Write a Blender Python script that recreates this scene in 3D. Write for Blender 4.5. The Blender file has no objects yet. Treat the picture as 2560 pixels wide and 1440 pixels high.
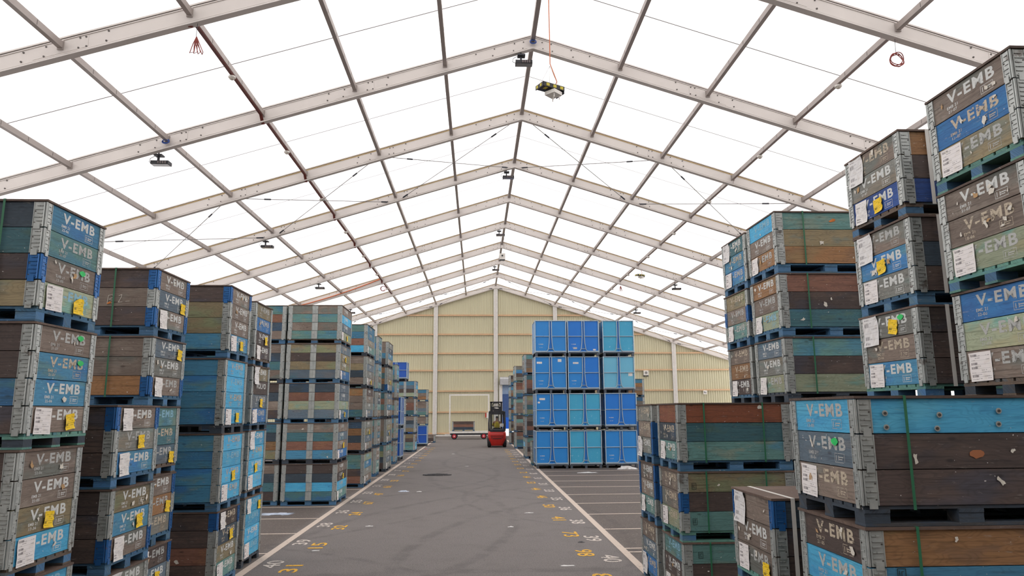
import bpy, math, random
from mathutils import Vector, Matrix
random.seed(7)
S = bpy.context.scene
COL = S.collection

# ------------------------------------------------------------------ camera
CH = 2.0055                      # camera height
FPX, PITCH, YAW, ROLL = 1767.8351, .1719, .05034, -.00629
_R = Vector((math.cos(YAW), -math.sin(YAW), 0))
_H = Vector((math.sin(YAW), math.cos(YAW), 0))
_F = _H * math.cos(PITCH) + Vector((0, 0, 1)) * math.sin(PITCH)
_U = -_H * math.sin(PITCH) + Vector((0, 0, 1)) * math.cos(PITCH)
_R2 = _R * math.cos(ROLL) + _U * math.sin(ROLL)
_U2 = _U * math.cos(ROLL) - _R * math.sin(ROLL)
cam = bpy.data.cameras.new('camera')
cam.sensor_width = 36.0
cam.lens = 36.0 * FPX / 2560
cam.clip_end = 300
camo = bpy.data.objects.new('camera', cam)
COL.objects.link(camo)
M3 = Matrix((_R2, _U2, -_F)).transposed()
camo.matrix_world = Matrix.Translation((0, 0, CH)) @ M3.to_4x4()
S.camera = camo

# ------------------------------------------------------------------ sky and exposure
W = bpy.data.worlds.new('overcast_sky')
S.world = W
W.use_nodes = True
_bg = W.node_tree.nodes['Background']
_bg.inputs[0].default_value = (1.0, .985, .985, 1)
_bg.inputs[1].default_value = 3.2
S.view_settings.view_transform = 'Standard'
S.view_settings.look = 'None'
S.view_settings.exposure = 0.0
S.view_settings.gamma = 1.0
S.view_settings.use_curve_mapping = False
S.cycles.use_denoising = True
S.cycles.max_bounces = 7
S.cycles.diffuse_bounces = 5
S.cycles.glossy_bounces = 3
S.cycles.transparent_max_bounces = 12
S.cycles.caustics_reflective = False
S.cycles.caustics_refractive = False

# ------------------------------------------------------------------ helpers
def lin(h):
    h = h.lstrip('#')
    v = [int(h[i:i + 2], 16) / 255 for i in (0, 2, 4)]
    return tuple(c / 12.92 if c <= .04045 else ((c + .055) / 1.055) ** 2.4 for c in v) + (1,)

class MB:
    """collects boxes, tubes and polygons, then links them as one mesh object"""
    def __init__(s):
        s.v = []; s.f = []; s.m = []; s.uv = []
    def poly(s, pts, m=0, uv=None):
        n = len(s.v); s.v += [tuple(p) for p in pts]
        s.f.append(tuple(range(n, n + len(pts)))); s.m.append(m)
        s.uv += uv if uv else [(0, 0)] * len(pts)
    def box(s, x0, x1, y0, y1, z0, z1, m=0, off=0.0):
        P = [(x0, y0, z0), (x1, y0, z0), (x1, y1, z0), (x0, y1, z0), (x0, y0, z1), (x1, y0, z1), (x1, y1, z1), (x0, y1, z1)]
        L = (x1 - x0, y1 - y0, z1 - z0)
        ax = L.index(max(L))
        for q in ((0, 3, 2, 1), (4, 5, 6, 7), (0, 1, 5, 4), (2, 3, 7, 6), (1, 2, 6, 5), (3, 0, 4, 7)):
            uv = []
            for i in q:
                p = P[i]
                o = [p[k] for k in range(3) if k != ax]
                uv.append((p[ax] + off, o[0] + o[1] + off))
            s.poly([P[i] for i in q], m, uv)
    def hexa(s, P, m=0):
        """eight corner points in box order"""
        for q in ((0, 3, 2, 1), (4, 5, 6, 7), (0, 1, 5, 4), (2, 3, 7, 6), (1, 2, 6, 5), (3, 0, 4, 7)):
            s.poly([P[i] for i in q], m)
    def bar(s, a, b, w, h, m=0, up=(0, 0, 1)):
        a = Vector(a); b = Vector(b); d = (b - a).normalized()
        u = Vector(up)
        if abs(d.dot(u)) > .98: u = Vector((0, 1, 0))
        r = d.cross(u).normalized(); u = r.cross(d)
        r *= w / 2; u *= h / 2
        P = [a - r - u, a + r - u, b + r - u, b - r - u, a - r + u, a + r + u, b + r + u, b - r + u]
        s.hexa(P, m)
    def tube(s, pts, r, n=8, m=0, caps=True):
        pts = [Vector(p) for p in pts]
        rings = []
        u = None
        for i, p in enumerate(pts):
            d = (pts[min(i + 1, len(pts) - 1)] - pts[max(i - 1, 0)]).normalized()
            if u is None:
                u = d.orthogonal().normalized()
            else:
                u = (u - d * u.dot(d)).normalized()
            w = d.cross(u)
            rr = r[i] if isinstance(r, (list, tuple)) else r
            rings.append([p + (u * math.cos(2 * math.pi * k / n) + w * math.sin(2 * math.pi * k / n)) * rr for k in range(n)])
        b = len(s.v)
        for g in rings: s.v += [tuple(p) for p in g]
        for i in range(len(rings) - 1):
            for k in range(n):
                k2 = (k + 1) % n
                s.f.append((b + i * n + k, b + i * n + k2, b + (i + 1) * n + k2, b + (i + 1) * n + k)); s.m.append(m)
                s.uv += [(0, 0)] * 4
        if caps:
            for g in (0, len(rings) - 1):
                s.f.append(tuple(b + g * n + k for k in range(n))); s.m.append(m); s.uv += [(0, 0)] * n
    def disc(s, c, ax, r, h, n=12, m=0):
        c = Vector(c); ax = Vector(ax).normalized()
        s.tube([c, c + ax * h], r, n, m)
    def lathe(s, prof, c, ax, n=20, m=0):
        """prof: list of (radius, along)"""
        c = Vector(c); ax = Vector(ax).normalized()
        u = ax.orthogonal().normalized()
        if abs(ax.z) < .5: u = Vector((0, 0, -1)); u = (u - ax * u.dot(ax)).normalized()
        w = ax.cross(u)
        b0 = len(s.v)
        for r, a in prof: s.v += [tuple(c + ax * a + (u * math.cos(2 * math.pi * k / n) + w * math.sin(2 * math.pi * k / n)) * r) for k in range(n)]
        for i in range(len(prof) - 1):
            for k in range(n):
                k2 = (k + 1) % n
                s.f.append((b0 + i * n + k, b0 + i * n + k2, b0 + (i + 1) * n + k2, b0 + (i + 1) * n + k)); s.m.append(m); s.uv += [(0, 0)] * 4
        for g in (0, len(prof) - 1):
            s.f.append(tuple(b0 + g * n + k for k in range(n))); s.m.append(m); s.uv += [(0, 0)] * n
    def mesh(s, name, mats=(), smooth=False):
        me = bpy.data.meshes.new(name)
        me.from_pydata(s.v, [], s.f)
        me.polygons.foreach_set('material_index', s.m)
        if s.uv:
            l = me.uv_layers.new(name='uv')
            l.data.foreach_set('uv', [c for p in s.uv for c in p])
        for k in mats: me.materials.append(k)
        if smooth: me.polygons.foreach_set('use_smooth', [True] * len(s.f))
        me.update()
        return me
    def build(s, name, mats=(), parent=None, smooth=False):
        return link(name, s.mesh(name, mats if isinstance(mats, (list, tuple)) else [mats], smooth), parent)

def link(name, data, parent=None):
    o = bpy.data.objects.new(name, data)
    COL.objects.link(o)
    if parent: o.parent = parent
    return o
def thing(name, label, cat, loc=(0, 0, 0), rz=0, group=None):
    o = bpy.data.objects.new(name, None)
    o.empty_display_size = .1
    COL.objects.link(o)
    o.location = loc; o.rotation_euler = (0, 0, rz)
    return tag(o, label, cat, group)
def tag(o, label, cat, group=None):
    o['label'] = label; o['category'] = cat
    if group: o['group'] = group
    return o
def struct(o):
    o['kind'] = 'structure'
    return o

# ------------------------------------------------------------------ node materials
class NT:
    def __init__(s, name):
        s.mat = bpy.data.materials.new(name); s.mat.use_nodes = True
        s.t = s.mat.node_tree; s.n = s.t.nodes; s.l = s.t.links
        s.b = s.n['Principled BSDF']; s.out = s.n['Material Output']
    def put(s, kind, ins=None, **kw):
        nd = s.n.new(kind)
        for k, v in kw.items(): setattr(nd, k, v)
        for k, v in (ins or {}).items(): s.set(nd.inputs[k], v)
        return nd
    def set(s, sock, v):
        if isinstance(v, bpy.types.NodeSocket): s.l.new(v, sock)
        else: sock.default_value = v
    def math(s, op, a, b=None, c=None):
        nd = s.n.new('ShaderNodeMath'); nd.operation = op
        s.set(nd.inputs[0], a)
        if b is not None: s.set(nd.inputs[1], b)
        if c is not None: s.set(nd.inputs[2], c)
        return nd.outputs[0]
    def mix(s, f, a, b, mode='MIX'):
        nd = s.n.new('ShaderNodeMix'); nd.data_type = 'RGBA'; nd.blend_type = mode
        s.set(nd.inputs[0], f); s.set(nd.inputs[6], a); s.set(nd.inputs[7], b)
        return nd.outputs[2]
    def noise(s, vec, scale, detail=3, rough=.55):
        nd = s.put('ShaderNodeTexNoise', {'Scale': scale, 'Detail': detail, 'Roughness': rough})
        if vec is not None: s.l.new(vec, nd.inputs['Vector'])
        return nd.outputs['Fac']
    def step(s, v, lo, hi):
        nd = s.put('ShaderNodeMapRange', {'From Min': lo, 'From Max': hi}); nd.interpolation_type = 'SMOOTHSTEP'
        s.l.new(v, nd.inputs['Value'])
        return nd.outputs[0]
    def mapping(s, vec, scale=(1, 1, 1), loc=(0, 0, 0)):
        nd = s.put('ShaderNodeMapping', {'Scale': scale})
        s.set(nd.inputs['Location'], loc); s.l.new(vec, nd.inputs['Vector'])
        return nd.outputs[0]
    def coord(s, which): return s.n.new('ShaderNodeTexCoord').outputs[which]
    def fin(s, col, rough=.6, metal=0.0, bump=None, bs=.3, bd=.002):
        s.set(s.b.inputs['Base Color'], col); s.set(s.b.inputs['Roughness'], rough); s.set(s.b.inputs['Metallic'], metal)
        if bump is not None:
            nd = s.put('ShaderNodeBump', {'Strength': bs, 'Distance': bd, 'Height': bump})
            s.l.new(nd.outputs[0], s.b.inputs['Normal'])
        return s.mat

def plain(name, h, rough=.6, metal=0.0, var=.12, scale=6.0):
    t = NT(name)
    c = lin(h)
    n = t.noise(t.coord('Object'), scale, 2)
    d = tuple(x * (1 - var * 2) for x in c[:3]) + (1,)
    e = tuple(min(1, x * (1 + var)) for x in c[:3]) + (1,)
    return t.fin(t.mix(n, d, e), rough, metal)

def wood(name, c1, c2, c3, f2=(.5, .68), c4=None):
    """board: paint or stain c1, blotched with c2 and c4, knots and dark grain of c3"""
    t = NT(name)
    rnd = t.put('ShaderNodeObjectInfo').outputs['Random']
    uv = t.put('ShaderNodeUVMap', uv_map='uv').outputs[0]
    off = t.put('ShaderNodeCombineXYZ', {'X': t.math('MULTIPLY', rnd, 91.0), 'Y': t.math('MULTIPLY', rnd, 37.0), 'Z': rnd}).outputs[0]
    p = t.put('ShaderNodeVectorMath', {0: uv, 1: off}).outputs[0]
    blot = t.step(t.noise(t.mapping(p, (2.6, 7, 1)), 1.0, 3, .6), *f2)
    big = t.step(t.noise(t.mapping(p, (1.3, 3, 1), (17, 5, 0)), 1.0, 3, .6), .53, .66)
    grain = t.noise(t.mapping(p, (3.0, 85, 1)), 1.0, 4, .65)
    warp = t.noise(t.mapping(p, (2.2, 9, 1)), 1.0, 2, .5)
    ring = t.math('SINE', t.math('MULTIPLY', warp, 120.0))
    vor = t.put('ShaderNodeTexVoronoi', {'Scale': 1.0, 'Randomness': 1.0})
    t.l.new(t.mapping(p, (4.6, 11, 1)), vor.inputs['Vector'])
    knot = t.math('SUBTRACT', 1.0, t.step(vor.outputs['Distance'], .05, .17))
    knot = t.math('MULTIPLY', knot, t.step(t.noise(t.mapping(p, (1.7, 4, 1)), 1.0, 1), .46, .54))
    col = t.mix(blot, lin(c1), lin(c2))
    if c4: col = t.mix(t.math('MULTIPLY', big, .75), col, lin(c4))
    col = t.mix(t.math('MULTIPLY', t.step(ring, .1, 1.0), .22), col, lin(c3))
    col = t.mix(t.math('MULTIPLY', t.step(grain, .47, .70), .62), col, lin(c3))
    col = t.mix(t.math('MULTIPLY', knot, .8), col, lin(c3))
    wear = t.step(t.noise(t.mapping(p, (9, 55, 1)), 1.0, 4, .7), .62, .72)
    col = t.mix(t.math('MULTIPLY', wear, .32), col, lin('#a8a196'))
    fleck = t.step(t.noise(t.mapping(p, (36, 42, 1)), 1.0, 2, .5), .74, .76)
    col = t.mix(t.math('MULTIPLY', fleck, .8), col, lin('#d8d4cc'))
    val = t.math('MULTIPLY_ADD', t.math('FRACT', t.math('MULTIPLY', rnd, 7.31)), .4, .8)
    hs = t.put('ShaderNodeHueSaturation', {'Value': val, 'Saturation': 1.0, 'Color': col})
    return t.fin(hs.outputs[0], .72, 0, grain, .3, .002)

WD = {
 'g': wood('teal green board', '#628d88', '#7f9082', '#38504c', (.5, .68), '#45809c'),
 'G': wood('dark teal board', '#3f6a72', '#4a6a62', '#203a42', (.5, .68), '#2c5f92'),
 'c': wood('bright cyan board', '#50b0d8', '#429ccc', '#2c78a4', (.45, .75), '#62bcd8'),
 'b': wood('faded blue board', '#4483a4', '#557f86', '#2a5068', (.5, .68), '#2f6fae'),
 'B': wood('strong blue board', '#2f6ca4', '#3580b2', '#1c4670', (.5, .8), '#2a5a90'),
 'N': wood('deep blue board', '#1f3f7a', '#24406a', '#16264a', (.5, .8), '#2a4f92'),
 'n': wood('navy stained board', '#37444f', '#41505a', '#1e2630', (.5, .68), '#34506a'),
 'w': wood('weathered brown board', '#7b6d62', '#8c8074', '#4a3e36', (.5, .68), '#66706a'),
 'o': wood('orange brown board', '#946c46', '#7f6046', '#50381f', (.5, .68), '#86704e'),
 'r': wood('red brown board', '#7f5848', '#744e3e', '#46302a', (.5, .68), '#8a6248'),
 'R': wood('rust brown board', '#8c5034', '#7c4632', '#4a2a1c', (.5, .68), '#94603a'),
 'k': wood('dark brown board', '#4c3f3a', '#5a4a42', '#262020', (.5, .68), '#3e3e48'),
 'l': wood('olive tan board', '#8a7c5e', '#75786a', '#4c4232', (.5, .68), '#7f8a66'),
 'y': wood('grey board', '#7d7d76', '#75807a', '#4a4a46', (.5, .68), '#7f7260'),
 'p': wood('pale green board', '#98a086', '#75a296', '#5c664e', (.5, .68), '#a59c78'),
 's': wood('slate board', '#5d6d79', '#6b7074', '#363f4a', (.5, .68), '#46707f'),
}
PAL = {
 'b': wood('blue pallet paint', '#38627f', '#43606e', '#22384a', (.5, .68), '#2f5f8a'),
 't': wood('green pallet paint', '#5f8f80', '#4f7f86', '#3a5a50'),
 'd': wood('dark pallet wood', '#35404c', '#403e3e', '#22252a'),
 'k': wood('brown pallet wood', '#665648', '#4f5a60', '#362c26'),
}
BLK = wood('blue block paint', '#466f92', '#52707f', '#2c4a62', (.5, .68), '#3a6a9a')
def galv(name, c1, c2, rust, f=(.62, .72)):
    t = NT(name)
    rnd = t.put('ShaderNodeObjectInfo').outputs['Random']
    p = t.put('ShaderNodeVectorMath', {0: t.coord('Object'), 1: t.put('ShaderNodeCombineXYZ', {'X': t.math('MULTIPLY', rnd, 50.0)}).outputs[0]}).outputs[0]
    a = t.noise(p, 14, 3)
    col = t.mix(a, lin(c1), lin(c2))
    r = t.step(t.noise(p, 9, 4, .65), *f)
    col = t.mix(t.math('MULTIPLY', r, .7), col, lin(rust))
    return t.fin(col, .38, .45, a, .15)
M_GALV = galv('galvanised hinge steel', '#8f9492', '#c6c9c4', '#5e5046', (.6, .7))
M_BLUEH = galv('blue painted hinge steel', '#2a5f9c', '#3570ac', '#6b5140', (.68, .76))
M_LID = wood('lid plywood', '#5c4a40', '#6a574a', '#3a2e28')
M_STRAP = plain('green strap plastic', '#2a6a4a', .45)
M_WSTRAP = plain('white strap plastic', '#d8d4cc', .5)
def paint(name, h, keep=.5):
    t = NT(name)
    rnd = t.put('ShaderNodeObjectInfo').outputs['Random']
    p = t.put('ShaderNodeVectorMath', {0: t.coord('Object'), 1: t.put('ShaderNodeCombineXYZ', {'Y': t.math('MULTIPLY', rnd, 70.0)}).outputs[0]}).outputs[0]
    a = t.step(t.noise(t.mapping(p, (30, 30, 60)), 1.0, 4, .65), keep - .16, keep - .08)
    t.set(t.b.inputs['Alpha'], t.math('MULTIPLY', a, .92))
    return t.fin(lin(h), .7)
LET = [paint('white stencil paint', '#d2d4d0', .44), paint('grey stencil paint', '#b4b5b1', .50), paint('pale blue stencil paint', '#8ab8cc', .47), paint('cream stencil paint', '#c0b29c', .53)]

def printed(name, paper, ink, rows, seed):
    """paper form: bar code blocks down the left, rows of small print, thin ruled lines"""
    t = NT(name)
    uv = t.put('ShaderNodeUVMap', uv_map='uv').outputs[0]
    sx = t.put('ShaderNodeSeparateXYZ', {0: uv})
    u, v = sx.outputs[0], sx.outputs[1]
    def cell(nu, nv, z):
        nd = t.put('ShaderNodeTexWhiteNoise', noise_dimensions='3D')
        t.l.new(t.put('ShaderNodeCombineXYZ', {'X': t.math('FLOOR', t.math('MULTIPLY', u, nu)), 'Y': t.math('FLOOR', t.math('MULTIPLY', v, nv)), 'Z': float(z)}).outputs[0], nd.inputs['Vector'])
        return nd.outputs['Value']
    fr = t.math('FRACT', t.math('MULTIPLY', v, float(rows)))
    fb = t.math('FRACT', t.math('MULTIPLY', v, rows / 2.0))
    left = t.math('MULTIPLY', t.math('GREATER_THAN', u, .08), t.math('LESS_THAN', u, .36))
    right = t.math('MULTIPLY', t.math('GREATER_THAN', u, .08), t.math('LESS_THAN', u, .92))
    bars = t.math('MULTIPLY', t.math('GREATER_THAN', cell(1.0, rows / 2.0, seed), .45), t.math('LESS_THAN', fb, .55))
    bars = t.math('MULTIPLY', t.math('MULTIPLY', bars, left), t.math('MULTIPLY_ADD', t.math('GREATER_THAN', cell(60.0, 1.0, seed + 1), .5), .5, .5))
    txt = t.math('MULTIPLY', t.math('GREATER_THAN', cell(4.0, float(rows), seed + 2), .62), t.math('LESS_THAN', fr, .42))
    txt = t.math('MULTIPLY', t.math('MULTIPLY', txt, right), t.math('MULTIPLY_ADD', t.math('GREATER_THAN', cell(50.0, float(rows), seed + 3), .35), .65, .1))
    rule = t.math('MULTIPLY', t.math('LESS_THAN', t.math('FRACT', t.math('MULTIPLY', v, rows / 2.0)), .06), .45)
    f = t.math('MAXIMUM', t.math('MULTIPLY', bars, .8), t.math('MAXIMUM', t.math('MULTIPLY', txt, .7), t.math('MULTIPLY', rule, right)))
    edge = t.math('MULTIPLY', t.math('GREATER_THAN', v, .06), t.math('LESS_THAN', v, .94))
    stain = t.noise(t.coord('Object'), 20, 2)
    pc = t.mix(t.math('MULTIPLY', t.step(stain, .5, .75), .22), lin(paper), lin('#b5a890'))
    return t.fin(t.mix(t.math('MULTIPLY', f, edge), pc, lin(ink)), .7)
M_PAPER = [printed('printed white label', '#e4dfdc', '#5d5558', 14, 3), printed('printed white sheet', '#e6e2de', '#6a6468', 19, 8), printed('crumpled white sheet', '#dcdad8', '#8f8b8c', 9, 5)]
M_YELL = printed('printed yellow label', '#f0c818', '#4a3c08', 8, 11)
M_SCRAP = plain('torn paper', '#d9d3c6', .8)
M_TAN = plain('torn brown paper', '#b89468', .8)
M_GREEN = plain('green sticker', '#22c060', .6)
M_ORANGE = plain('orange paint mark', '#c8742c', .7)

ALU = plain('mill finish aluminium', '#d6cfc9', .55, .1, .05, 1.5)
ALUP = plain('purlin aluminium', '#a89e98', .5, .2, .05, 2.0)
M_BOLT = plain('dark bolt steel', '#57524e', .5, .5)
M_BLACK = plain('black plastic', '#26262a', .5)
M_DARK = plain('dark steel', '#3a3c42', .5, .4)
M_KEDER = plain('tan keder strip', '#c9ac78', .6)
M_WHITE = plain('white enamel', '#e4e0d8', .5)
M_RED = plain('red cable', '#8a3226', .55)
M_REDB = plain('red brown cable', '#6e2c22', .6)
M_ORC = plain('orange cable', '#d2703e', .5)
M_WIRE = plain('steel wire', '#77746f', .4, .6)

# ------------------------------------------------------------------ hall dimensions
XR, ZR, SL, PS = 1.57994, 12.61, .3121, 2.49347      # ridge x, ridge height, slope, purlin spacing
HW = 8 * PS
F0Y = 13.716
YG = 58.716                                           # end frame
YB = -9.0
X0, X1 = XR - HW, XR + HW
ZE = ZR - HW * SL
def fy(i): return F0Y + 5 * i
def roofz(x): return ZR - abs(x - XR) * SL

# ------------------------------------------------------------------ floor
def asphalt():
    t = NT('worn asphalt')
    p = t.coord('Object')
    sx = t.put('ShaderNodeSeparateXYZ', {0: p})
    big = t.noise(p, .35, 4, .6)
    mid = t.noise(p, 2.2, 4, .65)
    grit = t.noise(p, 85, 3, .7)
    col = t.mix(big, lin('#665f5d'), lin('#5a5452'))
    col = t.mix(t.math('MULTIPLY', t.step(mid, .45, .7), .45), col, lin('#4e4845'))
    col = t.mix(t.math('MULTIPLY', t.step(grit, .40, .68), .6), col, lin('#8a857f'))
    col = t.mix(t.math('MULTIPLY', t.step(t.noise(p, 60, 1), .58, .66), .55), col, lin('#262423'))
    # storage bays either side are dirtier and browner
    ax = t.math('ABSOLUTE', t.math('ADD', sx.outputs[0], .45))
    bay = t.step(ax, 2.45, 2.75)
    brown = t.mix(t.noise(t.mapping(p, (.6, 5, 1)), 1.0, 3), lin('#53473f'), lin('#40362f'))
    col = t.mix(t.math('MULTIPLY', bay, .7), col, brown)
    # pale dust and grit along the bay edges
    dust = t.math('MULTIPLY', t.step(t.noise(p, 26, 3, .7), .60, .66), t.math('MULTIPLY_ADD', bay, .35, .12))
    col = t.mix(dust, col, lin('#a89e92'))
    # rubber tyre tracks
    tr = None
    for cx, cy, r, w in ((9.0, 9.5, 10.1, .16), (8.6, 10.2, 11.6, .15), (-9.5, 14.0, 10.2, .16), (-9.2, 13.0, 11.7, .12), (6.0, 22.5, 7.4, .14), (-7.5, 24.0, 8.2, .14),
                         (9.5, 29.0, 10.8, .14), (-9.0, 32.0, 9.8, .15), (-12.0, 20.5, 12.6, .12), (11.0, 36.0, 12.0, .15), (-6.5, 4.5, 7.6, .10), (5.5, 17.3, 5.8, .1), (0.3, -8, 17.5, .2)):
        dx = t.math('SUBTRACT', sx.outputs[0], cx); dy = t.math('SUBTRACT', sx.outputs[1], cy)
        d = t.math('SQRT', t.math('ADD', t.math('MULTIPLY', dx, dx), t.math('MULTIPLY', dy, dy)))
        d = t.math('ABSOLUTE', t.math('SUBTRACT', d, r))
        k = t.math('SUBTRACT', 1.0, t.step(d, w * .3, w * .9))
        tr = k if tr is None else t.math('MAXIMUM', tr, k)
    tr = t.math('MULTIPLY', tr, t.step(mid, .30, .62))
    col = t.mix(t.math('MULTIPLY', tr, .26), col, lin('#2f2c2c'))
    return t.fin(col, .85, 0, grit, .5, .004)
fb = MB(); fb.poly([(X0 - 1, YB - 1, 0), (X1 + 1, YB - 1, 0), (X1 + 1, YG + .12, 0), (X0 - 1, YG + .12, 0)])
floor = struct(fb.build('floor', asphalt()))
ab = MB(); ab.poly([(-10, YG + .12, -.004), (22, YG + .12, -.004), (22, YG + 40, -.004), (-10, YG + 40, -.004)])
struct(ab.build('yard_paving', plain('pale concrete', '#c4c2be', .8)))

def worn(name, h, hole=.42):
    t = NT(name)
    p = t.coord('Object')
    n = t.noise(p, 38, 3, .65); n2 = t.noise(p, 5, 3, .6)
    a = t.step(t.math('ADD', t.math('MULTIPLY', n, .7), t.math('MULTIPLY', n2, .3)), hole - .06, hole + .02)
    t.set(t.b.inputs['Alpha'], a)
    return t.fin(lin(h), .8)
M_LINE = worn('cream road paint', '#bdaea0', .40)
M_NUMW = worn('white road paint', '#c2b8ae', .44)
M_NUMY = worn('yellow road paint', '#d2a02e', .43)
XL, XRT = -2.96, 2.13
for xc in (XL, XRT):
    b = MB(); n = 60
    b.box(xc - .055, xc + .055, 2.0, 50.0, .001, .004)
    b.build('aisle_line', M_LINE, floor)
for y in (10.84, 12.53, 14.23, 15.93, 17.6, 19.3, 21.0, 22.7, 24.35, 26.0, 27.7, 29.4, 31.1, 34.5, 37.9, 41.3):
    b = MB(); b.box(-7.4, XL - .055, y - .03, y + .03, .001, .004); b.build('bay_line', M_LINE, floor)
for y in (9.2, 10.53, 10.80, 12.52, 14.30, 15.96, 17.59, 19.31, 20.92, 22.64, 24.32, 28.0, 31.4, 34.8, 38.2):
    b = MB(); b.box(XRT + .055, 7.2, y - .03, y + .03, .001, .004); b.build('bay_line', M_LINE, floor)

def text_mesh(txt, bold=0.0, ext=0.0, space=1.0):
    cu = bpy.data.curves.new('t', 'FONT'); cu.body = txt; cu.offset = bold; cu.resolution_u = 3; cu.extrude = ext; cu.space_character = space
    cu.align_x = 'LEFT'
    o = bpy.data.objects.new('t', cu); COL.objects.link(o)
    dg = bpy.context.evaluated_depsgraph_get()
    me = bpy.data.meshes.new_from_object(o.evaluated_get(dg))
    V = [tuple(v.co) for v in me.vertices]; F = [tuple(p.vertices) for p in me.polygons]
    bpy.data.objects.remove(o); bpy.data.curves.remove(cu); bpy.data.meshes.remove(me)
    x0 = min(v[0] for v in V); x1 = max(v[0] for v in V); y0 = min(v[1] for v in V); y1 = max(v[1] for v in V)
    return [((v[0] - x0) / (x1 - x0), (v[1] - y0) / (y1 - y0)) for v in V], F
def put_text(mb, T, org, u, v, w, h, m=0):
    """unit text T laid from org along u (width w) and v (height h)"""
    V, F = T
    b = len(mb.v); org = Vector(org); u = Vector(u) * w; v = Vector(v) * h
    mb.v += [tuple(org + u * a + v * c) for a, c in V]
    for f in F:
        mb.f.append(tuple(b + i for i in f)); mb.m.append(m); mb.uv += [(0, 0)] * len(f)

NUM = {}
def number(txt, x, y, left, mat):
    if txt not in NUM: NUM[txt] = text_mesh(txt, .012)
    b = MB()
    if left: put_text(b, NUM[txt], (x + .115, y - .25, .003), (0, 1, 0), (-1, 0, 0), .46, .23)
    else: put_text(b, NUM[txt], (x - .13, y + .25, .003), (0, -1, 0), (1, 0, 0), .48, .25)
    b.build('painted_number', mat, floor)
LW = {10.12: '40', 11.73: '39', 13.43: '38', 15.12: '36', 16.8: '35', 18.5: '33', 20.2: '31', 21.9: '30', 23.6: '28', 25.3: '27', 27.0: '26', 28.7: '25', 30.4: '23', 32.1: '22', 33.8: '20', 35.5: '19', 37.2: '18', 38.9: '17', 40.6: '15'}
LY = ['31', '15', '32', '24', '67', '47', '61', '53', '16', '57', '29', '37', '21', '45', '62', '12', '14', '51', '33']
for i, (y, s) in enumerate(LW.items()):
    number(s, -2.715, y, True, M_NUMW); number(LY[i], -2.405, y - .3, True, M_NUMY)
RW = {8.55: '41', 10.1: '40', 11.65: '39', 13.38: '38', 15.15: '36', 16.8: '35', 18.5: '33', 20.15: '31', 21.85: '30', 23.5: '28', 25.2: '27', 26.9: '26', 28.6: '25', 30.3: '23', 32.0: '22', 33.7: '20', 35.4: '19', 37.1: '18'}
RY = ['81', '98', '73', '41', '50', '46', '44', '53', '64', '72', '13', '55', '27', '66', '43', '19', '58', '34']
for i, (y, s) in enumerate(RW.items()):
    number(s, 1.85, y, False, M_NUMW); number(RY[i], 1.55, y + .42, False, M_NUMY)

# ------------------------------------------------------------------ roof membrane and side walls
def membrane(name, seam):
    t = NT(name)
    p = t.coord('Object')
    sy = t.put('ShaderNodeSeparateXYZ', {0: p}).outputs[1]
    c = lin('#f4f2f2')
    col = c
    if seam:
        k = t.math('ABSOLUTE', t.math('SUBTRACT', t.math('FRACT', t.math('DIVIDE', t.math('SUBTRACT', sy, F0Y), 5.0)), .5))
        col = t.mix(t.math('SUBTRACT', 1.0, t.step(k, .0024, .0042)), c, lin('#57524f'))
    tr = t.put('ShaderNodeBsdfTranslucent', {'Color': col})
    df = t.put('ShaderNodeBsdfDiffuse', {'Color': col})
    ms = t.put('ShaderNodeMixShader', {0: .5})
    t.l.new(tr.outputs[0], ms.inputs[1]); t.l.new(df.outputs[0], ms.inputs[2]); t.l.new(ms.outputs[0], t.out.inputs['Surface'])
    t.n.remove(t.b)
    return t.mat
M_MEM = membrane('white roof membrane', True)
M_MEMW = membrane('white wall membrane', False)
b = MB()
for sgn in (-1, 1):
    xe = XR + sgn * HW
    b.poly([(XR, YB, ZR + .02), (XR, YG + .25, ZR + .02), (xe, YG + .25, ZE + .02), (xe, YB, ZE + .02)])
struct(b.build('ceiling', M_MEM))
for nm, x in (('wall_left', X0), ('wall_right', X1)):
    b = MB(); b.poly([(x, YB, 0), (x, YG + .25, 0), (x, YG + .25, ZE + .02), (x, YB, ZE + .02)])
    struct(b.build(nm, M_MEMW))
b = MB(); b.poly([(X0, YB, 0), (X1, YB, 0), (X1, YB, ZE), (XR, YB, ZR), (X0, YB, ZE)])
struct(b.build('wall_back', plain('grey wall sheeting', '#5a5853', .7)))

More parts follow.
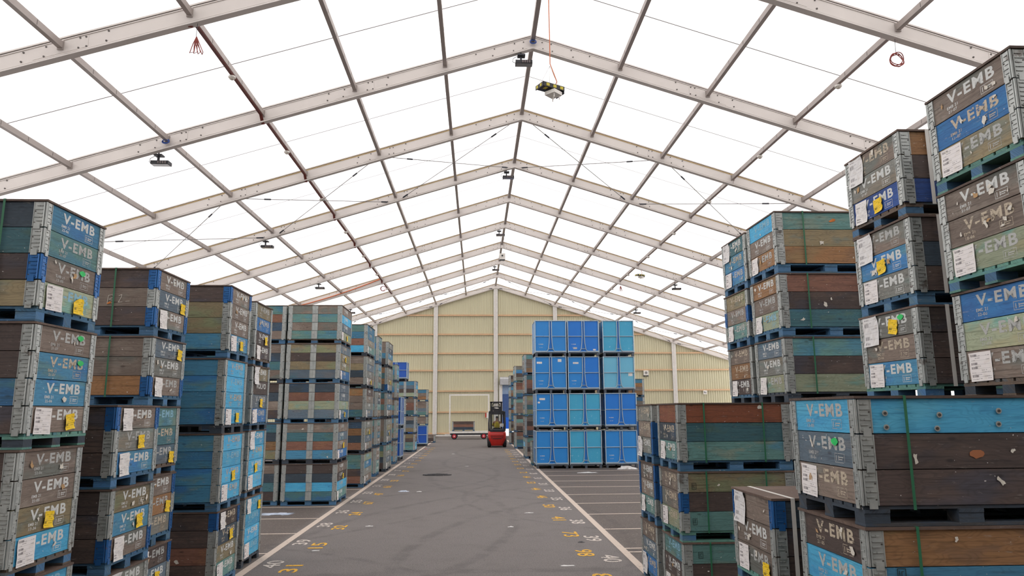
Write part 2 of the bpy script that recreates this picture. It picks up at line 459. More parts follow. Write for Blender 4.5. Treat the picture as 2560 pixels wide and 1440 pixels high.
# ------------------------------------------------------------------ rafters and purlins
BD = .43
def rafter(y, sgn):
    b = MB()
    a = Vector((XR, y, ZR)); e = Vector((XR + sgn * HW, y, ZE))
    d = (e - a).normalized(); nn = Vector((0, 0, -1))
    def slab(z0, z1, w, m=0, s0=0.0, s1=None, yo=0.0):
        L = (e - a).length if s1 is None else s1
        A = a + d * s0; E = a + d * L
        P = []
        for zz in (z1, z0):
            for (q, yy) in ((A, -w / 2), (E, -w / 2), (E, w / 2), (A, w / 2)):
                P.append((q.x, y + yo + yy, q.z - zz))
        b.hexa(P, m)
    slab(.05, BD - .05, .11)                   # web box
    slab(0, .035, .17); slab(.05, .075, .14, 2)   # upper flange and keder groove, the groove tan on the farther beams
    slab(BD - .035, BD, .17); slab(BD - .075, BD - .05, .14)
    # splice plates with bolts near the second and fourth purlins, and at the ridge
    for kk in (2, 4, 6):
        s = kk * PS * math.sqrt(1 + SL * SL)
        slab(.09, BD - .09, .122, 0, s - .55, s + .55)
        for ds, dz in ((-.95, .11), (-.92, .32), (-.5, .12), (-.38, .11), (-.52, .33), (-.36, .32), (.3, .12), (.33, .32), (.75, .12), (.78, .31)):
            c = a + d * (s + ds) - Vector((0, 0, dz))
            b.disc((c.x, y - .055, c.z), (0, -1, 0), .019, .016, 8, 1)
    for s, dz in ((.28, .15), (.30, .34), (.55, .12), (.58, .33), (1.15, .12), (1.2, .31), (1.7, .13)):
        c = a + d * s - Vector((0, 0, dz))
        b.disc((c.x, y - .055, c.z), (0, -1, 0), .018, .016, 8, 1)
    # ridge plate half
    b.box(min(XR, XR + sgn * .16), max(XR, XR + sgn * .16), y - .075, y + .075, ZR - BD - .01, ZR - BD + .05, 0)
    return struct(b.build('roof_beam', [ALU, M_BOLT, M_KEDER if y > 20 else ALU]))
for i in range(0, 10):
    for sgn in (-1, 1): rafter(fy(i) if i < 9 else YG, sgn)
for i in range(-1, 9):
    for k in range(-8, 9):
        x = XR + k * PS; zt = roofz(x) - (.10 if k else .06)
        y0, y1 = fy(i) + .06, fy(i + 1) - .06
        b = MB()
        h, w = (.14, .10) if k else (.15, .12)
        b.box(x - w / 2, x + w / 2, y0, y1, zt - h, zt)
        b.box(x - w / 2 - .012, x + w / 2 + .012, y0, y0 + .03, zt - h - .03, zt + .02)   # end shoe
        b.box(x - w / 2 - .012, x + w / 2 + .012, y1 - .03, y1, zt - h - .03, zt + .02)
        for q in (1.0, 2.0, 3.0, 4.0): b.box(x - w / 2 - .003, x + w / 2 + .003, y0 + q, y0 + q + .012, zt - h + .02, zt - .02, 1)
        struct(b.build('roof_purlin', [ALUP, M_BOLT]))

def rodpts(k, y, dz=.36): 
    x = XR + k * PS
    return Vector((x, y, roofz(x) - dz))
for ya, yb in ((fy(2), fy(3)), (fy(8), fy(9))):
    for ka in (-8, -6, -4, -2, 0, 2, 4, 6):
        for flip in (0, 1):
            k0, k1 = (ka + .12, ka + 1.88) if not flip else (ka + 1.88, ka + .12)
            p, q = rodpts(k0, ya + .1), rodpts(k1, yb - .1)
            rod = MB(); rod.tube([p, q], .012, 6)
            o = struct(rod.build('bracing_rod', M_WIRE))
            d = (q - p).normalized()
            tb = MB(); tb.tube([p + d * .9, p + d * 1.15], .028, 8); tb.tube([q - d * .35, q - d * .05], .03, 8)
            tb.build('turnbuckle', M_DARK, o)

# ------------------------------------------------------------------ gable wall with its door
DX0, DX1, DZ = 2.05, 6.4, 4.1
def sheet():
    t = NT('beige profiled sheet')
    n = t.noise(t.mapping(t.coord('Object'), (.5, .5, .15)), 1.0, 3)
    return t.fin(t.mix(n, lin('#cfcaac'), lin('#c3bea0')), .55)
b = MB()
prof = []
x = X0
while x < X1:
    prof += [(x, 0.0), (x + .11, 0.0), (x + .122, .042), (x + .181, .042), (x + .193, 0.0)]
    x += .193
prof = [p for i, p in enumerate(prof) if p[0] <= X1 and (i == 0 or p[0] > prof[i - 1][0] + 1e-6)]
def zt(x): return roofz(x) - .28
for (xa, ya), (xb, yb) in zip(prof, prof[1:]):
    z0 = DZ if DX0 < (xa + xb) / 2 < DX1 else 0.0
    b.poly([(xa, YG + .22 - ya, z0), (xb, YG + .22 - yb, z0), (xb, YG + .22 - yb, zt(xb)), (xa, YG + .22 - ya, zt(xa))])
gable = struct(b.build('wall_gable', sheet()))
b = MB()
for sgn in (-1, 1):
    p, q = Vector((XR, YG + .16, zt(XR) + .0)), Vector((XR + sgn * HW, YG + .16, zt(XR + sgn * HW)))
    b.bar(p, q, .05, .11)
b.build('verge_trim', plain('tan trim', '#b5895c', .6), gable)
M_POST = plain('white post paint', '#d9d6d0', .45)
for k in (-6, -4, -2, 0, 2, 4, 6):
    x = XR + k * PS
    z0 = DZ + .45 if DX0 - .1 < x < DX1 + .1 else 0
    b = MB()
    b.box(x - .17, x + .17, YG - .02, YG + .16, z0, zt(x) - .1)
    b.box(x - .03, x + .03, YG - .035, YG - .018, z0, zt(x) - .1, 1)
    if not z0: b.box(x - .24, x + .24, YG - .1, YG + .18, 0, .16, 2)
    struct(b.build('gable_post', [M_POST, ALU, M_DARK]))
M_GIRT = plain('peach coated rail', '#e0bc94', .5)
for z in (.23, 1.93, 3.63, 5.31, 6.72, 8.3, 9.9):
    for k in range(-8, 8, 2):
        xa, xb = XR + k * PS + .17, XR + (k + 2) * PS - .17
        # cut at the roof line
        lim = (zt(XR) - z) / SL - .35
        xa = max(xa, XR - lim); xb = min(xb, XR + lim)
        if z < DZ + .6: 
            if xa < DX0 - .25 < xb and xb < DX1 + .3: xb = DX0 - .25
            elif xa < DX1 + .25 < xb: xa = DX1 + .25
            elif xa > DX0 - .3 and xb < DX1 + .3: continue
        if xb - xa < .4: continue
        b = MB(); b.box(xa, xb, YG + .06, YG + .17, z - .06, z + .06); b.box(xa, xb, YG + .03, YG + .06, z + .03, z + .06)
        struct(b.build('gable_rail', M_GIRT))
b = MB(); b.box(X0, DX0 - .2, YG - .12, YG + .18, 0, .12); struct(b.build('baseboard_gable', M_POST))
b = MB(); b.box(DX1 + .2, X1, YG - .12, YG + .18, 0, .12); struct(b.build('baseboard_gable', M_POST))
# roller door
d1 = bpy.data.objects.new('door_1', None); COL.objects.link(d1); struct(d1); d1.location = (DX0, YG, 0)
M_CUR = [plain('pale blue curtain', '#8ea5c4', .6), plain('navy blue curtain', '#3c5a90', .6), plain('bright blue curtain', '#1768dc', .6)]
b = MB(); b.box(-.2, .06, -.06, .12, 0, DZ); b.box(DX1 - DX0 - .06, DX1 - DX0 + .2, -.06, .12, 0, DZ); b.build('door_frame', M_WHITE, d1)
b = MB(); b.box(-.15, DX1 - DX0 + .15, -.5, .1, DZ, DZ + .45); b.tube([(-.15, -.25, DZ + .45), (DX1 - DX0 + .15, -.25, DZ + .45)], .2, 14); b.build('roller_housing', plain('silver housing', '#b9babb', .35, .5), d1)
b = MB()
b.box(.06, DX1 - DX0 - .06, .0, .02, 3.34, DZ, 0); b.box(.06, DX1 - DX0 - .06, .0, .02, 1.5, 3.34, 1); b.box(.06, DX1 - DX0 - .06, .0, .02, .62, 1.5, 2)
b.box(.06, DX1 - DX0 - .06, -.02, .04, .56, .66, 2)
for z in (1.5, 2.1, 2.7, 3.34): b.box(.06, DX1 - DX0 - .06, -.012, .03, z - .02, z + .02, 1)
b.build('door_curtain', M_CUR, d1)
# small things on the gable wall
t_ = thing('alarm_sounder', 'small white alarm box with a round front high on the beige end wall', 'alarm', (14.11, YG + .16, 5.0))
b = MB(); b.box(-.2, .2, -.2, 0, -.15, .25); b.build('housing', M_WHITE, t_)
b = MB(); b.disc((0, -.2, .06), (0, -1, 0), .11, .03, 16); b.build('speaker_disc', plain('grey disc', '#8f8c88'), t_)
b = MB(); b.box(-.2, -.08, -.16, -.02, -.24, -.15); b.box(.08, .2, -.16, -.02, -.24, -.15); b.build('bracket', M_DARK, t_)
t_ = thing('wall_sign', 'small white sign plate on the beige end wall, far right', 'sign', (19.03, YG + .02, 3.42))
b = MB(); b.box(-.16, .16, -.02, .0, -.16, .16); b.build('plate', M_WHITE, t_)
b = MB(); b.box(-.1, .1, -.026, -.02, -.05, -.01); b.box(-.1, .02, -.026, -.02, .02, .06); b.build('print', M_DARK, t_)
t_ = thing('wall_sign', 'red and white notice on the end wall just left of the forklift', 'sign', (.83, YG - .02, 1.63))
b = MB(); b.box(-.02, .2, -.04, .0, -.2, .24); b.build('white_panel', M_WHITE, t_)
b = MB(); b.box(-.14, -.02, -.04, .0, -.14, .2); b.build('red_panel', plain('red sign paint', '#b8402e'), t_)

# ------------------------------------------------------------------ crates
CHT, PHT, LHT = .19, .105, .015
WEND = .79
_cache = {}
def once(key, fn):
    if key not in _cache: _cache[key] = fn()
    return _cache[key]
def collar_mesh(L, Wd):
    b = MB(); t = .026; x, y = L / 2, Wd / 2
    b.box(x - t, x, -y + .004, y - .004, .003, CHT - .002, 0, 1.7)
    b.box(-x, -x + t, -y + .004, y - .004, .003, CHT - .002, 0, 4.1)
    b.box(-x + t, x - t, -y, -y + t, .003, CHT - .002, 1, 9.3)
    b.box(-x + t, x - t, y - t, y, .003, CHT - .002, 1, 13.9)
    me = b.mesh('collar', [WD['w'], WD['w']])
    return me
def hinge_mesh(L, Wd, sx, sy):
    b = MB(); x, y = L / 2, Wd / 2; t = .004
    def bx(x0, x1, y0, y1, z0, z1):
        x0, x1 = sorted((sx * x0, sx * x1)); y0, y1 = sorted((sy * y0, sy * y1)); b.box(x0, x1, y0, y1, z0, z1)
    we, ws = .066, .086
    bx(x, x + t, y - we, y - .010, .004, CHT - .004)            # plate on the end board
    bx(x - ws, x - .010, y, y + t, .004, CHT - .004)            # plate on the side board
    for i in range(6):
        z = .018 + i * .028
        bx(x + t, x + t + .005, y - we + .006 + .012 * (i % 2), y - .016, z, z + .0042)
        bx(x - ws + .008 + .016 * (i % 2), x - .020, y + t, y + t + .005, z, z + .0042)
    for i in range(4):
        z = .034 + i * .042
        for q, c, ax in ((0, (sx * (x + t), sy * (y - we + .012 + .022 * (i % 2)), z), (sx, 0, 0)), (1, (sx * (x - ws + .014 + .03 * (i % 2)), sy * (y + t), z), (0, sy, 0))):
            b.disc(c, ax, .0048, .0025, 7, 1)
    bx(x + t, x + t + .003, y - we, y - we + .005, .004, CHT - .004)
    bx(x - ws, x - ws + .005, y + t, y + t + .003, .004, CHT - .004)
    b.tube([(sx * (x + .002), sy * (y + .002), .004), (sx * (x + .002), sy * (y + .002), CHT - .004)], .0075, 7)
    b.tube([(sx * (x - .012), sy * (y + .005), .006), (sx * (x - .012), sy * (y + .005), CHT - .006)], .005, 6)
    b.tube([(sx * (x + .005), sy * (y - .012), .006), (sx * (x + .005), sy * (y - .012), CHT - .006)], .005, 6)
    # locating lugs that hang over the frame below
    bx(x + t, x + t + .006, y - .058, y - .024, -.014, .03)
    bx(x - .075, x - .03, y + t, y + t + .006, -.014, .03)
    return b.mesh('corner_hinge', [M_GALV, M_BOLT])
def mid_plate_mesh(L, Wd):
    b = MB(); y = Wd / 2
    for s in (-1, 1):
        ya, yb = sorted((s * y, s * (y + .005)))
        b.box(-.065, .065, ya, yb, .004, CHT - .004)
        ya, yb = sorted((s * (y + .005), s * (y + .012)))
        b.box(-.065, -.058, ya, yb, .004, CHT - .004); b.box(.058, .065, ya, yb, .004, CHT - .004)
        b.box(-.004, .004, ya, yb, .004, CHT - .004)
    return b.mesh('joint_plate', [M_GALV])
def pallet_mesh(L, Wd, full):
    b = MB(); x, y = L / 2, Wd / 2
    n = 7 if Wd < 1 else 11
    st = Wd / n
    for i in range(n):
        b.box(-x, x, -y + i * st + .01, -y + (i + 1) * st - .01, .087, PHT, 0, i * 1.3)
    for cx in (-x + .07, 0, x - .07): b.box(cx - .07, cx + .07, -y, y, .068, .0868, 0, cx)
    return b.mesh('pallet', [PAL['b']])
def block_mesh(L, Wd, ix, iy):
    b = MB(); x, y = L / 2, Wd / 2
    cx = (-x + .07, 0, x - .07)[ix]; cy = (-y + .055, 0, y - .055)[iy]
    b.box(cx - .07, cx + .07, cy - .05, cy + .05, .0152, .0678)
    return b.mesh('block', [PAL['b']])
def skid_mesh(L, Wd, iy):
    b = MB(); x, y = L / 2, Wd / 2
    cy = (-y + .055, 0, y - .055)[iy]
    b.box(-x, x, cy - .055, cy + .055, 0, .015)
    return b.mesh('skid', [PAL['b']])
def lid_mesh(L, Wd):
    b = MB(); x, y = L / 2 + .012, Wd / 2 + .012
    b.box(-x, x, -y, y, 0, LHT)
    return b.mesh('lid', [M_LID])
def strap_mesh(L, Wd, ht, xs, wide=.016):
    b = MB(); y = Wd / 2 + .0155; z1 = ht + .0006
    x0, x1 = xs - wide / 2, xs + wide / 2
    for s in (-1, 1):
        ya, yb = sorted((s * y, s * (y + .0015)))
        b.box(x0, x1, ya, yb, .086, z1)
    b.box(x0, x1, -y, y, z1, z1 + .0012)
    return b.mesh('strap', [M_STRAP])
T_BIG = text_mesh('V-EMB', .031, 0, 1.17)
T_VOL = text_mesh('VOLVO', .031, 0, 1.17)
T_EMB = text_mesh('EMB 21', .02, 0, 1.1)
DATES = ['21-05', '22-06', '18-06', '13-05', '21-07', '17-36']
T_DATE = [text_mesh(d, .02, 0, 1.1) for d in DATES]
def letter_mesh(L, v):
    b = MB(); x = L / 2 + .0012
    u, w = (0, 1, 0), (0, 0, 1)
    if v == 'V':
        put_text(b, T_VOL, (x, -.185, .082), u, w, .44, .078)
    else:
        put_text(b, T_BIG, (x, -.185, .09), u, w, .44, .076)
        put_text(b, T_EMB, (x, -.195, .055), u, w, .105, .021)
        put_text(b, T_DATE[v], (x, -.185, .026), u, w, .085, .02)
        y0, y1, z0, z1, t = .125, .235, .022, .075, .0028
        for (a, c, e, f) in ((y0, y1, z0, z0 + t), (y0, y1, z1 - t, z1), (y0, y0 + t, z0, z1), (y1 - t, y1, z0, z1), (y0 + .015, y0 + .021, z0 + .01, z1 - .012),
                             (y0 + .04, y1 - .015, z0 + .028, z0 + .034), (y0 + .04, y1 - .025, z0 + .016, z0 + .021), (y0 + .04, y0 + .046, z0 + .012, z1 - .014)):
            b.poly([(x, a, e), (x, c, e), (x, c, f), (x, a, f)])
    return b.mesh('stencil_lettering', [LET[0]])
def sheet_mesh(wd, ht, curl=.004, cut=False):
    """sheet of paper in local yz, facing +x"""
    b = MB(); n = 6; vv = []
    rr = random.Random(int(wd * 1000 + ht * 77 + curl * 9999))
    for j in range(n + 1):
        for i in range(n + 1):
            u, v = i / n, j / n
            bulge = .0015 + curl * (abs(u - .5) * 2) ** 3 * rr.random() + curl * .5 * (1 - v) ** 4 + curl * .25 * rr.random()
            yy = (u - .5) * wd
            if cut and j == n: yy = (u * .45 + .5 - .5) * wd
            elif cut and j == n - 1: yy = (u * .8 - .3) * wd
            vv.append((bulge, yy, (v - .5) * ht))
    for j in range(n):
        for i in range(n):
            q = (j * (n + 1) + i, j * (n + 1) + i + 1, (j + 1) * (n + 1) + i + 1, (j + 1) * (n + 1) + i)
            b.poly([vv[k] for k in q], 0, [((k % (n + 1)) / n, (k // (n + 1)) / n) for k in q])
    return b
PAP = [sheet_mesh(.2, .185, .004).mesh('paper_label', [M_PAPER[0]]), sheet_mesh(.17, .19, .008).mesh('paper_label', [M_PAPER[1]]), sheet_mesh(.21, .24, .016).mesh('paper_label', [M_PAPER[2]])]
YEL = [sheet_mesh(.115, .115, .01).mesh('yellow_label', [M_YELL]), sheet_mesh(.13, .125, .012, True).mesh('yellow_label', [M_YELL])]
def scrap_mesh(seed, mat, size=.05):
    r = random.Random(seed); b = MB()
    n = 9
    c = (.0022, 0, 0)
    ring = []
    asp = r.uniform(.3, .9)
    for i in range(n):
        a = 2 * math.pi * i / n; rad = size * (.3 + .7 * r.random())
        ring.append((.0012 + .003 * r.random(), math.cos(a) * rad, math.sin(a) * rad * asp))
    for i in range(n): b.poly([c, ring[i], ring[(i + 1) % n]])
    return b.mesh('paper_scrap', [mat])
SCR = [scrap_mesh(i, M_SCRAP, .02 + .008 * (i % 4)) for i in range(8)]
TANS = [scrap_mesh(20 + i, M_TAN, .035) for i in range(3)]
GRN = scrap_mesh(36, M_GREEN, .05)

def setmat(o, slot, m):
    s = o.material_slots[slot]; s.link = 'OBJECT'; s.material = m
def crate(loc, flip, boards, label, group, L=1.18, Wd=WEND, near=True, marks='', pal=None, straps=(), hidden_top=False, lid=True):
    """boards: 'es es es' from the top collar down, e = end colour, s = side colour, a trailing * marks blue hinges.
    marks: per-collar strings split by / (top first): w paper label, x paper sheet, z crumpled sheet, y yellow label, u cut yellow label,
    t tan scrap, e green sticker, . scraps, V other lettering, - no lettering"""
    r = random.Random(hash((round(loc[0], 2), round(loc[1], 2), round(loc[2], 2))) & 0xffff)
    bl = boards.split()
    n = len(bl)
    root = thing('wooden_crate', label, 'crate', (loc[0] + r.uniform(-.008, .008), loc[1] + r.uniform(-.008, .008), loc[2]), (math.pi if flip else 0) + r.uniform(-.007, .007), group)
    pm = PAL[pal or r.choice('bbbbbtdk')]
    blk = PAL['d'] if pal == 'd' or r.random() < .15 else BLK
    p = link('pallet', once(('pal', L, Wd), lambda: pallet_mesh(L, Wd, near)), root); setmat(p, 0, pm)
    for iy in range(3):
        k = link('skid', once(('skid', L, Wd, iy), lambda: skid_mesh(L, Wd, iy)), p); setmat(k, 0, pm)
        for ix in range(3):
            k = link('block', once(('blk', L, Wd, ix, iy), lambda: block_mesh(L, Wd, ix, iy)), p); setmat(k, 0, blk)
    mk = marks.split('/') if marks else []
    # rows top -> bottom
    for i, cd in enumerate(bl):
        z = PHT + (n - 1 - i) * CHT
        c = link('collar', once(('col', L, Wd), lambda: collar_mesh(L, Wd)), root)
        c.location = (r.uniform(-.003, .003), r.uniform(-.003, .003), z)
        setmat(c, 0, WD[cd[0]]); setmat(c, 1, WD[cd[1]])
        hm = M_BLUEH if '*' in cd else M_GALV
        front = 1 if flip else -1       # local y sign of the side that faces the camera
        for sx, sy in ((1, front), (1, -front), (-1, front)):
            h = link('corner_hinge', once(('h', L, Wd, sx, sy), lambda: hinge_mesh(L, Wd, sx, sy)), c); setmat(h, 0, hm)
        if Wd > 1: link('joint_plate', once(('mp', L, Wd), lambda: mid_plate_mesh(L, Wd)), c)
        m = mk[i] if i < len(mk) else ''
        if '-' not in m:
            v = 'V' if 'V' in m else r.randrange(6)
            q = link('stencil_lettering', once(('let', L, v), lambda: letter_mesh(L, v)), c)
            setmat(q, 0, LET[r.choice((0, 0, 0, 1, 1, 3)) if cd[0] not in 'pcg' or r.random() < .6 else 2])
            if Wd > 1: q.location = (0, -.12, 0)
        X = L / 2
        def stick(name, me, y, zz, rx=0.0, x=X):
            o = link(name, me, root); o.location = (x + .0045, y, z + zz); o.rotation_euler = (rx, 0, 0)
            return o
        hw = Wd / 2
        if 'w' in m: stick('paper_label', PAP[0], -hw + .19, .085, r.uniform(-.05, .05))
        if 'x' in m: stick('paper_label', PAP[1], -hw + .19, .082, r.uniform(-.06, .06))
        if 'z' in m: stick('paper_label', PAP[2], -hw + .17, .07, r.uniform(-.06, .06))
        if 'y' in m: stick('yellow_label', YEL[0], r.uniform(-.02, .14), .075, r.uniform(-.2, .15), X + .002)
        if 'u' in m: stick('yellow_label', YEL[1], r.uniform(.1, .16), .07, r.uniform(-.15, .1), X + .002)
        if 'a' in m: stick('yellow_label', YEL[0], .24, .06, r.uniform(-.15, .1), X + .002)
        if 'e' in m: stick('green_sticker', GRN, r.uniform(.1, .24), .14, 0, X + .002)
        if 't' in m: stick('paper_scrap', r.choice(TANS), r.uniform(-.25, .2), .1, r.uniform(0, 3))
        for _ in range(m.count('.')):
            stick('paper_scrap', r.choice(SCR), r.uniform(-.28, .28), r.uniform(.03, .16), r.uniform(0, 6))
        for _ in range(m.count(',')):    # scraps on the long side facing the camera
            o = link('paper_scrap', r.choice(SCR), root)
            o.location = (r.uniform(-.4, .45), front * (hw + .001), z + r.uniform(.03, .16)); o.rotation_euler = (r.uniform(0, 6), 0, front * math.pi / 2)
        if '~' in m:
            o = link('orange_mark', once('om', lambda: scrap_mesh(71, M_ORANGE, .05)), root)
            o.location = (-.05, front * (hw + .001), z + .1); o.rotation_euler = (0, 0, front * math.pi / 2)
    top = PHT + n * CHT
    if lid:
        o = link('lid', once(('lid', L, Wd), lambda: lid_mesh(L, Wd)), root); o.location = (0, 0, top)
    for xs in straps:
        wide = .03 if xs > 9 else .016       # 9.x: a wide white strap at local x = (x - 9)
        if wide == .03: xs -= 9
        o = link('strap', once(('st', L, Wd, n, xs, wide), lambda: strap_mesh(L, Wd, top + LHT, xs, wide)), root)
        if wide == .03: setmat(o, 0, M_WSTRAP)
    return root

CN = {'g': 'teal', 'G': 'dark teal', 'c': 'cyan', 'b': 'faded blue', 'B': 'blue', 'n': 'navy', 'N': 'deep blue', 'w': 'brown', 'o': 'orange-brown', 'r': 'reddish', 'R': 'rust brown', 'k': 'dark brown', 'l': 'olive', 'y': 'grey', 'p': 'pale green', 's': 'slate'}
def look(boards):
    seen = []
    for cd in boards.split():
        a = CN[cd[0]]
        if a not in seen: seen.append(a)
    return seen[0] + (' and ' + seen[1] if len(seen) > 1 else '')
ORD = {1: ['only one'], 2: ['upper one', 'lower one'], 3: ['topmost', 'middle', 'lowest'],
       4: ['topmost', 'second from top', 'third from top', 'lowest'],
       5: ['topmost', 'second from top', 'middle', 'fourth from top', 'lowest'],
       6: ['topmost', 'second from top', 'third from top', 'fourth from top', 'fifth from top', 'lowest']}
def stack(xin, ynear, side, tiers, desc, Wd=WEND, L=1.18, marks=(), straps=(), shift=(), z0=0.0, near=True, pals=None, ords=None):
    """xin: the x of the face towards the aisle; tiers top first"""
    n = len(tiers)
    hts = [PHT + LHT + CHT * len(t.split()) for t in tiers]
    z = z0
    for j in range(n - 1, -1, -1):
        dx = shift[j] if j < len(shift) else 0
        xc = (xin - L / 2 if side < 0 else xin + L / 2) + dx
        yc = ynear + Wd / 2
        lab = f"{look(tiers[j])} wooden crate, {(ords or ORD[n])[j]} {desc}"
        if len(lab.split()) > 16: lab = lab.replace(' from top', '')
        st = straps[j] if j < len(straps) else ()
        ROOTS[(desc, j)] = crate((xc, yc, z), side > 0, tiers[j], lab, 'strapped wooden crates in stacks', L, Wd, near, marks[j] if j < len(marks) else '', (pals[j] if pals and j < len(pals) else None), st)
        z += hts[j] + .0022
    return z

ROOTS = {}
# --- left of the aisle, nearest first
stack(-3.10, 5.08, -1, ['bn gG wk* pl', 'wk bk bG wk', 'wk wk lk cn', 'cn gk wk lk'], 'of the front left stack', marks=['/.,/t.e../wu', '.e,/e/./wy', '.t/tt,/y./w.', 'w/./y/x'],
      straps=[(.30, -.3)] * 4, pals=['b', 't', 'k', 'b'])
stack(-3.03, 6.23, -1, ['wk* yk bk', 'lk bk wk*', 'yk wk bk'], 'of the low stack behind the front left one', marks=['xt./y/x', '..../y./x', 'z./y/x'], pals=['b', 'b', 'b'])
stack(-3.24, 7.22, -1, ['wk* sw wk*', 'sw yw wo*', 'gk Gk sk', 'wk* ok yk*', 'kk* sk wk'], 'of the second tall stack on the left', marks=['../a/x', 'a/t./x.', '//x.a', '.t/x.a/x', 'xt/y/x'],
      straps=[(.18, -.3), (.18, -.3), (), (), ()], pals=['b', 'b', 'k', 'b', 'b'])
stack(-2.98, 8.60, -1, ['wk* wl wl bb', 'cb cb cb cb', 'cb cb cb cb', 'kk* nk lr gk'], 'of the third left stack', marks=['..t../t.../. /wy', '///wy', '//y/w', '..x/y./.,/w'],
      straps=[(.05,), (.05,), (.05,), ()], pals=['b', 'd', 'b', 'b'])
stack(-3.06, 9.86, -1, ['lg Bg kg kg', 'lk kk sk Bk', 'cb cb cb cb', 'cb cb cb cb'], 'of the fourth left stack by the empty bay', marks=['/t./y/x', 'z./V./y/w', 'z//y/w', 'xa///w'], pals=['k', 'b', 'k', 'd'])
stack(-3.08, 16.15, -1, ['ww cg sw pg', 'sl lk ll Bs', 'sn sr pp Gs', 'ww sG wr Bb', 'wk kn cc gG'], 'of the wide stack beyond the empty left bay', Wd=1.32,
      marks=['///wy', '/y//x', '///xy', '.,//u/w,', '/y//x'], pals=['k', 'b', 'b', 'd', 'b'])
stack(-4.34, 16.22, -1, ['gg wr nn ww', 'ww wn GG ww', 'kk nn ww kk', 'GG nn oo ll', 'ww nn GG kk'], 'of the column left of the wide stack', pals=['b', 'd', 'b', 'd', 'b'])
stack(-3.04, 19.78, -1, ['bg bb yr gc', 'yw sl yn ww', 'ko ww yw sG', 'yn lo sn wr', 'pg bg yk wr'], 'of the fifth left stack along the aisle', Wd=1.45,
      marks=['//. /x.', '/./../xy', '/./. /x', '/y./. /x', '/././x'], pals=['d', 'd', 'd', 'd', 'b'])
stack(-3.16, 23.0, -1, ['gg bb gg bb', 'bb gg ww gg', 'ww nn gg ww', 'gg ww bb ww', 'ww ww gg gg'], 'of the slim stack behind the fifth left one')
stack(-3.08, 24.80, -1, ['yw nw bb lk', 'yo yG lo yn*', 'sG wr bg ww', 'yw lw sl yw', 'gG yl sn yk'], 'of the sixth left stack along the aisle', Wd=1.5,
      marks=['.,/././x', '/./y/x', '././/x', '././y/x', '/././x'], pals=['d', 'b', 'd', 'b', 'd'])
stack(-3.15, 28.3, -1, ['gg cb gg', 'gg bb ww', 'ww gg ww', 'bb ww gg ww', 'ww gg ww bb'], 'of the slim left stack before the blue boxes')
zl8 = stack(-3.09, 36.52, -1, ['bb cs wk pp', 'ww or wr gG', 'yw sn ss wl', 'ol kk cg cg'], 'of the far left stack carrying a blue box', Wd=1.2, L=1.1, marks=['/./x./', '/..,/./x', '/././x', '/././x'])
zl9 = stack(-2.87, 42.2, -1, ['gb ww oo', 'ow sw ws Gg', 'kw ww'], 'on the blue box at the far left', z0=1.195, marks=['/././', '/./.', '/.'], L=1.18)
stack(-2.70, 47.0, -1, ['ww yk'], 'low on the floor at the far left end')

# --- right of the aisle
stack(2.075, 3.83, 1, ['cc sk wk', 'ko cb gG', 'wk bk wk'], 'of the low front right stack', marks=['/.e,,/wt.,', 't...,/./x', 'w/./y'], straps=[(.32, -.46), (.32, -.46), ()], pals=['d', 'b', 'b'])
stack(3.28, 3.80, 1, ['wn Bk ln', 'wk wk pk', 'Bk pk wk', 'wk wk sk', 'wk gk wk', 'sk wk wk'], 'of the tall front right stack', marks=['t../.../w..', 't..../....t./w', '/./w', '', '', ''],
      shift=(-.075, -.065, -.05, .03, .03, .03), pals=['t', 't', 'k', 'b', 'b', 'b'])
stack(3.285, 5.07, 1, ['wo yk NN', 'wk bn yk', 'yk wk bk', 'wk gk wk', 'wk sk wk', 'wk wk bk'], 'of the second tall right stack', shift=(0, 0, 0, .03, .03, .03), marks=['z../t./xy', 'z/t..y/w', 'zye/./w', '', '', ''],
      straps=[(9.37,), (9.37,), (9.37,), (), (), ()], pals=['k', 'b', 't', 'b', 'b', 'b'])
stack(3.27, 7.37, 1, ['cg wl oo', 'or wk pG', 'sg yk pp', 'wk wl wk', 'Gk wn wk', 'wk sk wk'], 'of the third tall right stack', shift=(0, 0, 0, .035, .035, .035), marks=['.~/,/xt,', '..,/,,/xt,', '/./x', '', '', ''],
      straps=[(.28, -.3), (.28, -.3), (.28, -.3), (), (), ()], pals=['b', 'b', 'd', 'b', 'b', 'b'])
stack(3.285, 8.32, 1, ['Gk bk bk', 'lw wk* gk', 'wo ow kk', 'wk sk wk', 'wk gk wk', 'wk wk bk'], 'of the fourth tall right stack', shift=(0, 0, 0, .03, .03, .03), marks=['z...../. /w.', '././x.', '././x....', '', '', ''], pals=['b', 'b', 'b', 'b', 'b', 'b'])
stack(2.07, 7.33, 1, ['RR nG gg', 'wl wk* pg', 'gg kk wk'], 'of the nearer right stack by the floor numbers', marks=['-,/.../xt', '...,/...,/w', '.,/t..,/x'], straps=[(.32, -.3), (.32, -.3), (.32, -.3)], pals=['b', 't', 'b'])
stack(2.07, 8.36, 1, ['yk wk* yk*', 'wk* wk* gk', 'wk sk Bk'], 'of the farther right stack by the floor numbers', marks=['...../../z...', '...../..../x.', '..../..../z'], pals=['b', 'b', 'b'])
stack(2.095, 5.09, 1, ['wn* wk wk', 'wk wk yk'], 'of the lowest right stack, white strap on lid', marks=['z.-/.../wa.', '././x'], straps=[(9.45,), ()], pals=['t', 'b'])
stack(2.06, 26.8, 1, ['pg ww ll wb'], 'low beside the blue steel boxes', L=.6, Wd=.79)
stack(2.06, 30.65, 1, ['gg ww yw ko', 'GG rr or wk', 'wl ww GG ll', 'ww kk rr nn', 'gg cw yk ww'], 'of the right stack behind the blue boxes', Wd=1.2)
